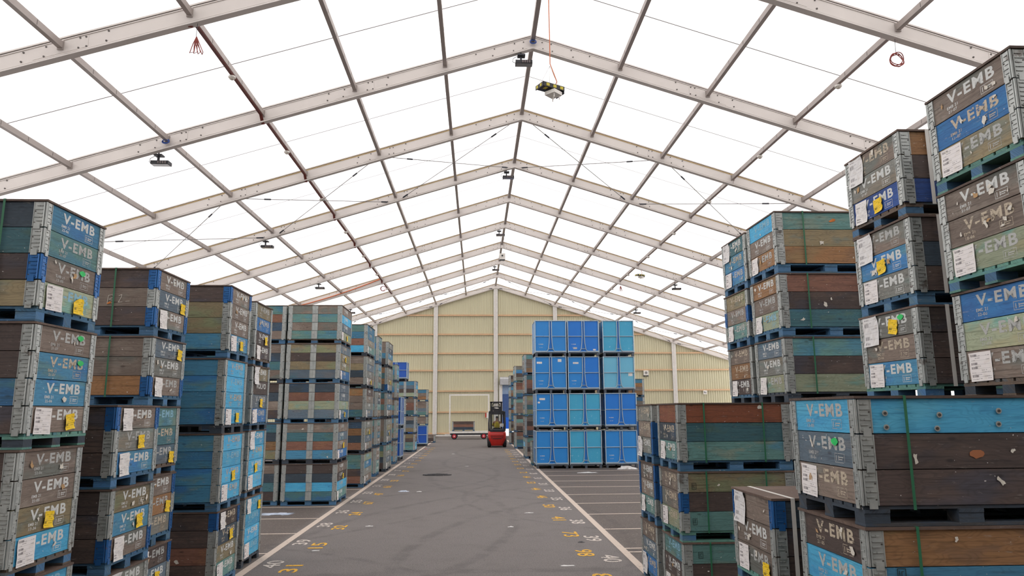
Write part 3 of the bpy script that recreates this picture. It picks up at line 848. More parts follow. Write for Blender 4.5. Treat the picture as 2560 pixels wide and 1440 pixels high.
stack(2.06, 38.70, 1, ['yy cb wk yy', 'yr yr gy gG', 'pg kw cw ww', 'yk pg ww wk', 'yr yw gG gG'], 'of the right stack second from the door', Wd=1.2)
stack(2.02, 43.80, 1, ['wk lw wG', 'cb lw lo', 'GG wG yk', 'oo gG bG', 'ww wk wl', 'yk wk kk'], 'of the right stack nearest the door', Wd=1.2)
stack(7.1, 35.0, 1, ['bb oo ww oo', 'GG ww rr kk', 'ww kk nn ww', 'kk ww rr kk'], 'of the stack right of the blue boxes')

# marks on single boards: chalk, washers, burnt knots, ink stamps
def ray_at(px, py, y):
    a = (px - 1280) / FPX; b_ = (py - 720) / FPX
    d = _F + _R2 * a - _U2 * b_
    return Vector((0, 0, CH)) + d * (y / d.y)
def on_board(root, name, mesh, px, py, yface):
    p = ray_at(px, py, yface)
    mw = Matrix.Translation(root.location) @ root.rotation_euler.to_matrix().to_4x4()
    q = mw.inverted() @ p
    o = link(name, mesh, root)
    s = -1 if q.y < 0 else 1
    o.location = (q.x, s * (WEND / 2 + .004), q.z)
    o.rotation_euler = (0, 0, 0 if s < 0 else math.pi)
    return o
def strokes(lines, mat, r=.0022):
    b = MB()
    for ln in lines:
        for (xa, za), (xb, zb) in zip(ln, ln[1:]): b.bar((xa, 0, za), (xb, 0, zb), r * 2, .0012, 0, (0, 1, 0))
    return b.mesh('mark', [mat])
M_CHALK = plain('chalk', '#cfc8bc', .9); M_INK = plain('dark ink', '#20302c', .8)
rt = ROOTS[('of the second tall stack on the left', 0)]
for ln in ([(-.06, -.05), (-.05, .04), (-.01, .045), (-.005, .02), (-.045, 0), (.0, -.01), (.005, -.035), (-.06, -.04)], [(.05, .035), (.08, .05), (.075, .02), (.05, -.03), (.09, -.025)], [(.12, -.02), (.16, -.018)]):
    on_board(rt, 'chalk_stroke', strokes([ln], M_CHALK), 283, 748, 7.22)
on_board(rt, 'orange_mark', scrap_mesh(71, M_ORANGE, .03), 272, 757, 7.22).rotation_euler = (0, 0, -math.pi / 2)
rt = ROOTS[('of the low front right stack', 0)]
def washer_mesh():
    b = MB(); b.disc((0, 0, 0), (0, -1, 0), .016, .003, 14, 0); b.disc((0, -.003, 0), (0, -1, 0), .008, .003, 10, 1)
    b.box(-.008, .008, -.0068, -.006, -.0012, .0012, 1)
    return b.mesh('washer', [M_GALV, M_BOLT])
for px, py in ((2210, 1033), (2214, 1068), (2346, 1037), (2341, 1071), (2494, 1027), (2494, 1060)): on_board(rt, 'washer', once('washer', washer_mesh), px, py, 3.83)
def knot_mesh():
    b = MB(); rr = random.Random(5)
    ring = [(math.cos(a * .5) * .045 * rr.uniform(.75, 1.1), -.0005, math.sin(a * .5) * .024 * rr.uniform(.75, 1.1)) for a in range(12)]
    for i in range(12): b.poly([(0, -.001, 0), ring[i], ring[(i + 1) % 12]])
    return b.mesh('knot', [WD['R']])
on_board(rt, 'knot', once('knot', knot_mesh), 2440, 1135, 3.83)
rt2 = ROOTS[('of the third tall right stack', 0)]
STAMP = strokes([[(-.022, -.03), (.022, -.03), (.022, .03), (-.022, .03), (-.022, -.03)], [(-.012, -.02), (-.012, .02)], [(0, .015), (.012, .015)], [(0, .015), (0, -.015), (.012, -.015)]], M_INK, .0016)
rs = 'of the nearer right stack by the floor numbers'
on_board(ROOTS[(rs, 0)], 'ink_stamp', STAMP, 1716, 1136, 7.33)
on_board(ROOTS[(rs, 1)], 'ink_stamp', STAMP, 1738, 1304, 7.33)
on_board(ROOTS[(rs, 1)], 'ink_stamp', STAMP, 1735, 1216, 7.33)
on_board(ROOTS[(rs, 2)], 'ink_stamp', STAMP, 1752, 1388, 7.33)
on_board(ROOTS[('of the low front right stack', 1)], 'ink_stamp', STAMP, 2254, 1436, 3.83)

# ------------------------------------------------------------------ blue steel boxes
def steelpaint(name, c1, c2, scr):
    t = NT(name)
    rnd = t.put('ShaderNodeObjectInfo').outputs['Random']
    p = t.put('ShaderNodeVectorMath', {0: t.coord('Object'), 1: t.put('ShaderNodeCombineXYZ', {'X': t.math('MULTIPLY', rnd, 40.0)}).outputs[0]}).outputs[0]
    col = t.mix(t.noise(p, 2.2, 3), lin(c1), lin(c2))
    a = t.step(t.noise(p, 13, 5, .7), .70 - scr, .72 - scr)
    low = t.math('SUBTRACT', 1.0, t.step(t.put('ShaderNodeSeparateXYZ', {0: t.coord('Object')}).outputs[2], .2, .9))
    col = t.mix(t.math('MULTIPLY', t.math('MULTIPLY', a, t.math('MULTIPLY_ADD', low, .7, .2)), .8), col, lin('#a9cfe0'))
    return t.fin(col, .42)
SB = {'B': steelpaint('blue sheet steel', '#2480d0', '#2f8ad0', .03), 'D': steelpaint('deep blue sheet steel', '#1a70ce', '#227ace', .0), 'T': steelpaint('teal sheet steel', '#3a9cca', '#48a9c8', .08),
      'L': steelpaint('pale teal sheet steel', '#62aed0', '#70b8d2', -.02), 'V': steelpaint('violet blue sheet steel', '#1a50ae', '#2159b4', -.03)}
M_FRAME = galv('blue grey frame steel', '#b2c2cd', '#9fb3c1', '#5d4a40')
M_FOOT = galv('dark frame steel', '#4c545e', '#5a626c', '#5d4030')
def steel_box(loc, rz, col, label, Wx=1.15, Dy=1.15, Hh=1.30, letter=True, group='blue steel boxes', col2=None):
    t = thing('steel_box', label, 'box', loc, rz, group)
    hx, hy = Wx / 2, Dy / 2
    zb = .14
    b = MB()
    for sx in (-1, 0, 1):
        for sy in (-1, 1): b.box(sx * (hx - .06) - .04, sx * (hx - .06) + .04, sy * (hy - .05) - .05, sy * (hy - .05) + .05, 0, zb - .03)
    b.box(-hx, hx, -hy, hy, zb - .03, zb)
    b.box(-hx + .05, hx - .05, hy - .035, hy - .02, .012, zb - .03)  # made-up rear plate, added to keep the gaps between the feet dark
    b.build('base', [M_FOOT], t)
    # corner posts, rims
    b = MB(); w = .028
    for sx in (-1, 1):
        for sy in (-1, 1): b.tube([(sx * (hx - .016), sy * (hy - .016), zb - .02), (sx * (hx - .016), sy * (hy - .016), Hh)], .018, 8)
    for z in (zb + .02, Hh - .015):
        for sy in (-1, 1): b.tube([(-hx, sy * (hy - .016), z), (hx, sy * (hy - .016), z)], .016, 8)
        for sx in (-1, 1): b.tube([(sx * (hx - .016), -hy, z), (sx * (hx - .016), hy, z)], .016, 8)
    b.build('frame', [M_FRAME], t)
    inset = hy - .03
    for s, c in ((-1, col), (1, col2 or col)):
        b = MB(); xa, xb = sorted((s * .035, s * (hx - .03)))
        b.box(xa, xb, -inset, -inset + .012, zb + .02, Hh - .03); b.build('front_panel', [SB[c]], t)
    b = MB(); b.box(-.035, .035, -inset + .012, -inset + .026, zb, Hh - .03); b.build('centre_strip', [SB['D']], t)
    b = MB(); b.box(-hx + .03, hx - .03, inset - .012, inset, zb + .02, Hh - .03); b.build('back_panel', [SB[col]], t)
    for sx in (-1, 1):
        xa, xb = sorted((sx * (hx - .03), sx * (hx - .042)))
        b = MB(); b.box(xa, xb, -inset, inset, zb + .02, Hh - .03); b.build('side_panel', [SB[col]], t)
        b = MB()
        for yy in (-.1, .1): b.tube([(sx * (hx - .02), yy, zb + .02), (sx * (hx - .02), yy, Hh - .02)], .012, 6)
        b.tube([(sx * (hx - .02), -hy + .02, zb + .55), (sx * (hx - .02), hy - .02, zb + .55)], .012, 6)
        b.build('side_rail', [M_FRAME], t)
    # bent tubes over each front half: down the middle, leaning out, round the corner along the bottom
    yf = -hy + .012
    for s in (-1, 1):
        b = MB()
        zm = zb + (Hh - zb) * .5
        b.tube([(s * .04, yf, Hh - .03), (s * .04, yf, zm), (s * .055, yf, zm - .25), (s * .085, yf, zb + .13), (s * .11, yf, zb + .07), (s * .16, yf, zb + .045), (s * (hx - .03), yf, zb + .045)], .016, 6)
        b.tube([(s * .04, yf, zm), (s * (hx - .02), yf, zm)], .015, 6)
        b.build('front_rail', [M_FRAME], t)
    b = MB(); b.tube([(-.085, yf, zb + .13), (.085, yf, zb + .13)], .012, 6); b.build('cross_bar', [M_FRAME], t)
    if letter:
        b = MB(); put_text(b, T_BIG, (-hx + .14, -inset - .0015, zb + .28), (1, 0, 0), (0, 0, 1), .17, .032); put_text(b, T_DATE[4], (-hx + .17, -inset - .0015, zb + .17), (1, 0, 0), (0, 0, 1), .12, .022)
        b.build('stencil_lettering', [LET[0]], t)
    return t
def sticker(par, x, z, w, h, Dy=1.15, rot=0):
    b = sheet_mesh(w, h, .002)
    o = link('paper_label', b.mesh('paper_label', [M_PAPER[1]]), par)
    o.location = (x, -(Dy / 2 - .03) - .001, z); o.rotation_euler = (0, rot, -math.pi / 2)
CN2 = {'B': 'blue', 'D': 'deep blue', 'T': 'teal', 'L': 'pale teal'}
grid = [['B', 'D', 'T'], ['B', 'BD', 'L'], ['B', 'T', 'D'], ['B', 'T', 'B']]
RWN = ['top row', 'second row from top', 'third row from top', 'bottom row']
CLN = ['left column', 'middle column', 'right column']
for rI in range(4):
    for cI in range(3):
        g = grid[rI][cI]
        x = (2.655, 3.85, 5.125)[cI] + (.012, -.01, .02, 0)[rI] * (1 if cI == 2 else .5)
        t = steel_box((x + random.uniform(-.006, .006), 25.95 + random.uniform(-.02, .02), (3 - rI) * 1.3085), random.uniform(-.008, .008), g[0],
                      f"{CN2[g[0]]} steel box with grey tube frame, {RWN[rI]}, {CLN[cI]}", letter=(cI < 2 and g[0] != 'T') or (cI == 2 and rI > 1), col2=g[1] if len(g) > 1 else None)
        if (rI, cI) == (1, 0): sticker(t, -.4, 1.08, .19, .07); sticker(t, .33, 1.16, .13, .1)
        if (rI, cI) == (1, 1): sticker(t, -.28, 1.07, .2, .06, rot=.08)
        if (rI, cI) == (2, 0): sticker(t, -.34, 1.1, .2, .07); sticker(t, -.46, .98, .08, .06)
        if (rI, cI) == (1, 2): sticker(t, .42, .66, .15, .13)
        if (rI, cI) == (0, 1): sticker(t, .4, .24, .1, .05); sticker(t, -.3, .27, .14, .12, rot=.4)
for i, z in enumerate((0, 1.305)):
    steel_box((-3.145 - .59, 30.17 + .62, z), 0, 'V', ('lower' if not i else 'upper') + ' one of two tall dark blue steel boxes along the left aisle', 1.18, 1.24, 1.30, False, 'dark blue steel boxes on the left')
steel_box((-3.56 - .56, 36.55 + .55, zl8), 0, 'V', 'dark blue steel box on top of the far left wooden crate stack', 1.12, 1.0, .98, False, 'dark blue steel boxes on the left')
steel_box((-2.87 - .59, 42.2 + .395, 0), 0, 'V', 'dark blue steel box on the floor under the last left crates', 1.18, .79, 1.19, False, 'dark blue steel boxes on the left')

# ------------------------------------------------------------------ forklift with its driver
def M4(h, r=.5, m=0.0): return plain('paint ' + h, h, r, m)
fk = thing('forklift', 'red forklift truck with black mast, seen from behind at the aisle end', 'forklift', (1.145, 40.15, 0))
M_FRED = plain('forklift red', '#c02a22', .35)
M_RUB = plain('tyre rubber', '#1d1d20', .8)
def smooth_profile(pts, x0f, n=1): pass
# counterweight: rounded block built from lofted outlines (z, half width, rear y, front y)
b = MB()
secs = [(.10, .34, .06, .9), (.20, .37, .02, .95), (.38, .44, -.02, 1.0), (.52, .49, -.04, 1.0), (.70, .50, -.04, 1.0), (.80, .49, -.02, 1.0), (.88, .46, .04, 1.0)]
rings = []
for z, hw, yr, yf in secs:
    c = .14
    rings.append([(-hw, yf, z), (-hw, yr + c, z), (-hw + c * .3, yr + c * .35, z), (-hw + c, yr, z), (hw - c, yr, z), (hw - c * .3, yr + c * .35, z), (hw, yr + c, z), (hw, yf, z)])
for A, B in zip(rings, rings[1:]):
    for i in range(8):
        j = (i + 1) % 8
        b.poly([A[i], A[j], B[j], B[i]])
b.poly(rings[0][::-1]); b.poly(rings[-1])
cw = b.build('counterweight', [M_FRED], fk)
b = MB(); b.box(-.36, .36, -.052, -.03, .6, .64); b.box(-.24, .24, -.06, -.03, .46, .54); b.box(-.33, -.25, -.05, -.03, .5, .56); b.box(.25, .33, -.05, -.03, .5, .56); b.build('rear_slot', [plain('dark red recess', '#6a1612', .6)], cw)
b = MB(); b.box(-.38, .38, 0, 1.1, .86, .98); b.tube([(-.25, .02, .95), (.25, .02, .95)], .05, 10); b.build('engine_cover', [M_DARK], fk)
b = MB(); b.box(-.46, .46, .95, 1.75, .25, .72); b.build('chassis', [M_FRED], fk)
for sx in (-1, 1):
    for y, rr, nm in ((.36, .27, 'rear_wheel'), (1.55, .32, 'front_wheel')):
        b = MB(); x = sx * .40
        b.lathe([(rr * .55, 0), (rr * .93, .0), (rr, .03), (rr, .15), (rr * .93, .18), (rr * .55, .18)], (x - sx * .06, y, rr), (sx, 0, 0), 22)
        w = b.build(nm, [M_RUB], fk)
        b = MB(); b.lathe([(rr * .5, 0), (rr * .5, .02), (rr * .2, .03)], (x + sx * .11, y, rr), (sx, 0, 0), 14); b.build('hub', [M_DARK], w)
# overhead guard
b = MB()
for sx in (-1, 1):
    b.tube([(sx * .44, .12, .9), (sx * .45, .12, 1.35), (sx * .43, .22, 1.86), (sx * .40, .5, 1.97), (sx * .40, 1.35, 1.97), (sx * .44, 1.62, 1.3), (sx * .44, 1.7, .7)], .042, 8)
    b.bar((sx * .36, .22, 1.9), (sx * .47, .22, 1.9), .05, .12)
for y in (.3, .55, .8, 1.05, 1.3): b.bar((-.4, y, 1.97), (.4, y, 1.97), .05, .03)
b.bar((-.44, .12, .93), (.44, .12, .93), .09, .1)
b.build('overhead_guard', [M_BLACK], fk)
b = MB()
for x in (-.2, .04): b.disc((x, .18, 1.97), (0, -1, 0), .05, .06, 12)
b.box(-.34, -.22, .14, .2, 1.87, 1.95); b.box(.25, .35, .14, .2, 1.86, 1.95)
b.build('rear_lamp', [plain('lamp glass', '#d8d2c8', .2)], fk)
b = MB(); b.box(-.36, .36, .1, .2, 1.8, 2.0); b.box(-.2, .2, .1, .3, 2.0, 2.06); b.build('lamp_beam', [M_BLACK], fk)
# mast
b = MB()
for sx in (-1, 1): b.box(sx * .3 - .05, sx * .3 + .05, 1.8, 1.95, .1, 2.52)
b.box(-.36, .36, 1.8, 1.9, 2.46, 2.54); b.box(-.34, .34, 1.82, 1.95, 2.0, 2.26); b.box(-.3, .3, 1.84, 1.95, .4, .5)
b.tube([(-.21, 1.82, 2.28), (-.2, 1.82, 2.38), (-.12, 1.82, 2.46), (.12, 1.82, 2.46), (.2, 1.82, 2.38), (.21, 1.82, 2.28)], .03, 8)
mast = b.build('mast', [M_BLACK], fk)
b = MB()
for i in range(5): b.tube([(-.12 + i * .06, 1.86, 2.26), (-.12 + i * .06, 1.86, 2.44)], .012, 6)
b.build('hose', [M_DARK], mast)
b = MB(); b.tube([(0, 1.812, 2.17), (0, 1.80, 2.17)], .05, 16)
b.v = [(v[0] * 2.6 + (.05 if v[2] < 2.17 else 0), v[1], 2.17 + (v[2] - 2.17) * .7) for v in b.v]
b.build('emblem', [M_WHITE], mast)
b = MB()
for sx in (-1, 1): b.box(sx * .22 - .05, sx * .22 + .05, 2.0, 3.0, .12, .16); b.box(sx * .22 - .05, sx * .22 + .05, 1.96, 2.0, .12, .7)
b.box(-.5, .5, 1.95, 2.0, .3, .38); b.box(-.5, .5, 1.95, 2.0, .6, .68)
b.build('forks', [M_DARK], fk)
# rear window, sign, seat
def glass():
    t = NT('cab window glass')
    g = t.put('ShaderNodeBsdfTransparent', {'Color': (.86, .88, .88, 1)}); gl = t.put('ShaderNodeBsdfGlossy', {'Roughness': .05})
    ms = t.put('ShaderNodeMixShader', {0: .08}); t.l.new(g.outputs[0], ms.inputs[1]); t.l.new(gl.outputs[0], ms.inputs[2]); t.l.new(ms.outputs[0], t.out.inputs['Surface']); t.n.remove(t.b)
    return t.mat
b = MB(); b.box(-.39, .39, .10, .106, 1.0, 1.8); b.build('rear_window', [glass()], fk)
b = MB(); b.box(.16, .36, .085, .095, 1.14, 1.30); sg = b.build('number_plate', [M_WHITE], fk)
b = MB(); put_text(b, text_mesh('916', .03), (.19, .0835, 1.19), (1, 0, 0), (0, 0, 1), .14, .06); b.build('print', [M_DARK], sg)
b = MB(); b.box(-.22, .22, .72, 1.1, .84, .90); b.box(-.2, .2, .70, .76, .9, 1.06); b.build('seat', [M_BLACK], fk)
b = MB(); b.tube([(0, 1.45, .95), (0, 1.33, 1.25)], .025, 8); b.tube([(.16 * math.cos(a * math.pi / 8), 1.33 + .05 * math.sin(a * math.pi / 8), 1.26 + .14 * math.sin(a * math.pi / 8)) for a in range(17)], .014, 6); b.build('steering_wheel', [M_BLACK], fk)
b = MB(); b.box(-.4, .4, 1.3, 1.45, .72, 1.0); b.build('dashboard', [M_DARK], fk)

def skinned(name, joints, edges, mat, parent=None, sub=1):
    me = bpy.data.meshes.new(name)
    me.from_pydata([j[0] for j in joints], edges, [])
    o = bpy.data.objects.new(name, me); COL.objects.link(o)
    if parent: o.parent = parent
    sk = o.modifiers.new('skin', 'SKIN'); sk.use_smooth_shade = True
    if not me.skin_vertices: me.skin_vertices.new()
    for i, j in enumerate(joints):
        r = j[1] if isinstance(j[1], tuple) else (j[1], j[1])
        me.skin_vertices[0].data[i].radius = r
        me.skin_vertices[0].data[i].use_root = i == 0
    sb = o.modifiers.new('sub', 'SUBSURF'); sb.levels = sub; sb.render_levels = sub
    me.materials.append(mat)
    return o
SKIN = plain('skin', '#9a7058', .6)
pj = [((0, 0, .08), (.15, .11)), ((0, .0, .28), (.15, .10)), ((0, .02, .46), (.17, .10)), ((0, .03, .54), (.07, .06)), ((0, .05, .60), (.052, .055)), ((0, .06, .68), (.075, .09)), ((0, .06, .77), (.07, .085)), ((0, .06, .80), (.04, .05)),
      ((-.19, .02, .48), .055), ((-.25, .08, .27), .045), ((-.16, .34, .24), .036), ((-.13, .44, .25), .032),
      ((.19, .02, .48), .055), ((.26, .06, .26), .045), ((.2, .32, .22), .036), ((.16, .43, .24), .032),
      ((-.1, .06, .06), .085), ((-.14, .46, .08), .066), ((-.14, .52, -.3), .048), ((-.14, .62, -.33), .035),
      ((.1, .06, .06), .085), ((.14, .46, .08), .066), ((.14, .52, -.3), .048), ((.14, .62, -.33), .035)]
pe = [(0, 1), (1, 2), (2, 3), (3, 4), (4, 5), (5, 6), (6, 7), (2, 8), (8, 9), (9, 10), (10, 11), (2, 12), (12, 13), (13, 14), (14, 15), (0, 16), (16, 17), (17, 18), (18, 19), (0, 20), (20, 21), (21, 22), (22, 23)]
drv = thing('person', 'person in a yellow vest sitting in the forklift cab, seen from behind', 'person', (1.16, 41.05, .90))
skinned('body', pj, pe, SKIN, drv)
skinned('yellow_vest', [((0, 0, .1), (.175, .135)), ((0, 0, .28), (.175, .125)), ((0, .02, .46), (.185, .12)), ((0, .03, .53), (.1, .08))], [(0, 1), (1, 2), (2, 3)], plain('yellow vest cloth', '#c9b024', .8), drv)
for sx in (-1, 1):
    skinned('sleeve', [((sx * .17, .02, .485), .066), ((sx * .25, .08, .275), .056)], [(0, 1)], plain('yellow sleeve cloth', '#bfa83a', .8), drv)
    skinned('trouser_leg', [((sx * .1, .03, .05), .105), ((sx * .14, .46, .08), .08), ((sx * .14, .52, -.26), .062)], [(0, 1), (1, 2)], plain('dark trousers', '#2c2e38', .8), drv)
skinned('hair', [((0, .045, .68), (.082, .09)), ((0, .045, .77), (.08, .09)), ((0, .055, .82), (.05, .06))], [(0, 1), (1, 2)], plain('dark hair', '#2a2018', .7), drv)

# ------------------------------------------------------------------ flat trolley with white portal frame
tr = thing('trolley', 'flat white trolley with tall portal frame and red wheels at end wall', 'trolley', (-.545, 52.6, 0))
b = MB(); b.box(-1.42, 1.45, -.5, .5, .43, .57); b.build('deck', [M_WHITE], tr)
b = MB(); b.bar((-1.41, 0, .57), (-1.41, 0, 3.18), .10, .10); b.bar((1.43, 0, .57), (1.43, 0, 3.18), .10, .10); b.bar((-1.465, 0, 3.175), (1.485, 0, 3.175), .108, .104); b.build('portal_frame', [M_WHITE], tr)
b = MB(); b.box(-1.35, 1.38, -.4, -.34, .31, .43); b.box(-1.35, 1.38, .34, .4, .31, .43); b.build('chassis', [M_DARK], tr)
b = MB(); b.bar((-1.75, 0, .33), (-1.3, 0, .33), .12, .1); b.build('drawbar', [M_WHITE], tr)
for x in (-1.06, 1.06):
    for sy in (-1, 1):
        b = MB(); b.lathe([(.1, 0), (.2, 0), (.225, .03), (.225, .09), (.2, .12), (.1, .12)], (x, sy * .44 - .06, .225), (0, 1, 0), 20); w = b.build('wheel', [M_RUB], tr)
        b = MB(); b.lathe([(.14, 0), (.14, .12 + .02)], (x, sy * .44 - .07, .225), (0, 1, 0), 16); b.lathe([(.05, 0), (.05, .17)], (x, sy * .44 - .085, .225), (0, 1, 0), 10, 1)
        b.build('rim', [plain('red rim', '#c02838', .4), M_WHITE], w)
crate((-.95, 52.6, .571), False, 'kk wr sn', 'brown wooden crate standing alone on the white trolley', 'strapped wooden crates in stacks', 1.62, .8, False, marks='-/-/-')

# ------------------------------------------------------------------ things hanging in the roof
def floodlight(x, y, k):
    z = roofz(x) - BD - (.12 if k == 0 else .02)
    t = thing('floodlight', '', 'lamp', (x, y, z), 0, 'floodlights under the roof beams')
    o = -.32
    b = MB(); b.box(o - .12, o + .1, -.1, .1, -.10 + abs(o) * SL * 0, -.06); b.bar((o - .02, 0, -.08), (o - .02, 0, -.26), .05, .05)
    b.bar((o - .02, 0, -.08), (o - .02 , 0, .1), .03, .03); b.build('bracket', [M_DARK], t)
    b = MB(); b.box(o - .18, o + .3, -.12, .12, -.35, -.255)
    for i in range(5): b.box(o - .02 + i * .064, o - .02 + i * .064 + .03, -.135, -.12, -.345, -.26)
    b.build('housing', [M_BLACK], t)
    b = MB()
    for i in range(4): b.box(o + .0 + i * .064 + .01, o + .0 + i * .064 + .045, -.13, -.121, -.34, -.27)
    b.build('cooling_fin', [plain('brown grey fin', '#7a6a68', .5)], t)
    b = MB(); b.box(o - .16, o + .28, -.1, .1, -.356, -.35); b.build('lens', [plain('lens glass', '#8f8f90', .15)], t)
    b = MB(); b.tube([(o - .18, 0, -.3), (o - .26, 0, -.26), (o - .24, 0, -.16), (o - .1, 0, -.08)], .008, 6); b.build('cable', [M_DARK], t)
    return t
FN = {1: 'nearest complete', 3: 'third', 5: 'fifth', 7: 'seventh'}
for i in (1, 3, 5, 7):
    for k in (-4, 0, 4):
        t = floodlight(XR + k * PS, fy(i) + (.0 if k == 0 else .25), k)
        t['label'] = f"black floodlight under the {FN[i]} roof beam, " + ('at the ridge' if k == 0 else 'on the left roof slope' if k < 0 else 'on the right roof slope')
def sensor(x, y, z, ztop, s, label):
    t = thing('hanging_sensor', label, 'sensor', (x, y, z), 0, 'hanging positioning sensors')
    ye = plain('yellow tape', '#c8b83a', .6)
    b = MB()   # V shaped plate with tape along its rim
    b.box(-.30 * s, .30 * s, -.16 * s, .16 * s, .0, .012)
    b.build('plate', [M_BLACK], t).rotation_euler = (0, 0, .5)
    b = MB(); b.box(-.31 * s, .31 * s, -.17 * s, -.155 * s, -.02, .09 * s); b.box(-.31 * s, -.295 * s, -.17 * s, .17 * s, -.02, .09 * s)
    for q in (-.22, -.02, .18): b.box(q * s, (q + .09) * s, -.175 * s, -.17 * s, 0, .07 * s, 1)
    for q in (-.1, .06): b.box(-.315 * s, -.31 * s, q * s, (q + .07) * s, 0, .07 * s, 1)
    for q in (-.2, .0, .16): b.box(q * s, (q + .08) * s, -.1 * s, .02 * s, -.003, .0, 1)
    b.build('rim', [M_BLACK, ye], t).rotation_euler = (0, 0, .5)
    b = MB(); b.box(.29 * s, .31 * s, -.16 * s, .17 * s, -.09 * s, .09 * s); b.build('end_flap', [M_DARK], t).rotation_euler = (0, 0, .5)
    b = MB(); b.box(-.15 * s, .15 * s, -.15 * s, .15 * s, -.14 * s, -.05 * s); b.box(-.04 * s, .04 * s, -.04 * s, .04 * s, -.05 * s, 0); a = b.build('antenna_box', [M_WHITE], t); a.rotation_euler = (0, 0, .8); a.location = (.08 * s, 0, 0)
    for ax, ay in ((-.1, -.1), (.1, .1), (.1, -.1), (0, 0)):
        b = MB(); b.tube([(ax * s, ay * s, -.14 * s), (ax * s, ay * s, -.24 * s)], .012 * s, 6); b.build('antenna_rod', [M_WHITE], a)
    for ax, ay in ((-.27, -.1), (.27, .12), (0, .15)):
        b = MB(); b.tube([(ax * s, ay * s, .05), (0, 0, .62 * s)], .004, 5); b.build('wire', [M_WIRE], t)
    b = MB(); b.tube([(0, .05, .03), (.12 * s, .05, .1 * s), (.17 * s, 0, .22 * s), (.1 * s, 0, .42 * s), (.01, 0, .68 * s), (.0, 0, ztop - z)], .012, 6); b.build('cable', [M_ORC], t)
    return t
sensor(1.76, 16.0, 9.66, 12.50, 1.0, 'large black sensor plate hanging on an orange cable near the ridge')
sensor(9.06 + .15, 38.9, 9.48, 10.0, .8, 'small black sensor plate hanging far off under the right roof slope')
for k in (-3, 3):
    for i in range(0, 9):
        x = XR + k * PS; y = fy(i) + 2.5; z = roofz(x) - (.295 if k < 0 else .262)
        t = thing('smoke_detector', '', 'detector', (x, y, z), 0, 'smoke detectors along the roof')
        t['label'] = f"white round smoke detector under the {'left' if k < 0 else 'right'} roof purlin, " + ['nearest', 'second', 'third', 'fourth', 'fifth', 'sixth', 'seventh', 'eighth', 'farthest'][i] + ' roof bay'
        b = MB(); b.lathe([(.085, 0), (.09, -.03), (.075, -.05)], (0, 0, 0), (0, 0, 1), 16); b.build('base', [M_WHITE], t)
        b = MB(); b.lathe([(.055, -.05), (.055, -.075), (.03, -.09)], (0, 0, 0), (0, 0, 1), 14); b.build('sensor_head', [plain('cream head', '#cfc8bc', .5)], t)
# cables along the purlins
x = XR - 3 * PS
b = MB()
for j, dx in enumerate((-.03, 0.0, .03)):
    pts = []
    for i in range(0, 7):
        for q in (0, .04, .5, .96): pts.append((x + dx + .006 * math.sin(i + q * 6), fy(i) + q * 5, roofz(x) - .255 - (.19 if q == 0 else 0) - .004 * j))
    b.tube(pts, .017, 6)
tag(b.build('red_cable', [M_REDB]), 'bundle of red cables running under the left roof purlin', 'cable')
b = MB()
pts = [(x + .08, fy(i) + q * 5, roofz(x + .08) + -.26 - (.19 if q == 0 else 0)) for i in range(6, 9) for q in (0, .04, .5, .96)]
x = XR + 3 * PS
pts = []
for i in range(0, 7):
    for q in (0, .04, .5, .96): pts.append((x, fy(i) + q * 5, roofz(x) - .25 - (.19 if q == 0 else 0)))
b.tube(pts, .005, 5)
tag(b.build('red_cable', [M_REDB]), 'thin red cable running under the right roof purlin', 'cable')
def coil(x, y, z, ztop, label, hang):
    t = thing('cable_coil', label, 'cable', (x, y, z))
    r = random.Random(int(x * 10))
    b = MB()
    for j in range(4):
        rr = .13 + .03 * r.random(); ox, oz = r.uniform(-.03, .03), r.uniform(-.03, .03)
        if hang: 
            a0 = -.5 + j * .33
            b.tube([(0, 0, .22), (.10 * math.sin(a0 - .2) , 0, .05), (.24 * math.sin(a0), .02 * j, -.14), (.2 * math.sin(a0 + .35), 0, -.12), (0, 0, .22)], .009, 5)
        else:
            b.tube([(ox + rr * math.cos(k * math.pi / 12), .03 * math.sin(k * .5 + j), oz + rr * math.sin(k * math.pi / 12)) for k in range(25)], .010, 5)
    b.build('loop', [M_RED], t)
    b = MB(); b.tube([(0, 0, .14), (-.01, 0, (ztop - z) * .5), (0, 0, ztop - z)], .005, 5); b.build('hanging_end', [M_DARK], t)
    return t
coil(-5.75, 13.7, 9.38, roofz(-5.75) - BD, 'bunch of red cable hanging from the front left roof beam', True)
coil(9.0, 13.7, 9.38, roofz(9.0) - BD, 'round red cable coil hanging from the front right roof beam', False)
coil(XR - 3 * PS + .1, 43.6, roofz(XR - 3 * PS) - .75, roofz(XR - 3 * PS) - BD, 'tiny cable loop hanging far off under the left roof slope', False)
coil(XR + 3 * PS, 43.6, roofz(XR + 3 * PS) - .75, roofz(XR + 3 * PS) - BD, 'tiny red cable hanging far off under the right roof slope', True)
# orange hose draped along the sixth beam on the left
b = MB(); pts = []
for i in range(13):
    u = i / 12; xx = XR - (3.05 + 2.9 * u) * PS
    pts.append((xx, fy(6) - .13, roofz(xx) - .12 - .22 * math.sin(u * math.pi) * (1 - .3 * u)))
b.tube(pts, .03, 7); tag(b.build('orange_hose', [M_ORC]), 'orange hose draped along a far roof beam on the left', 'hose')
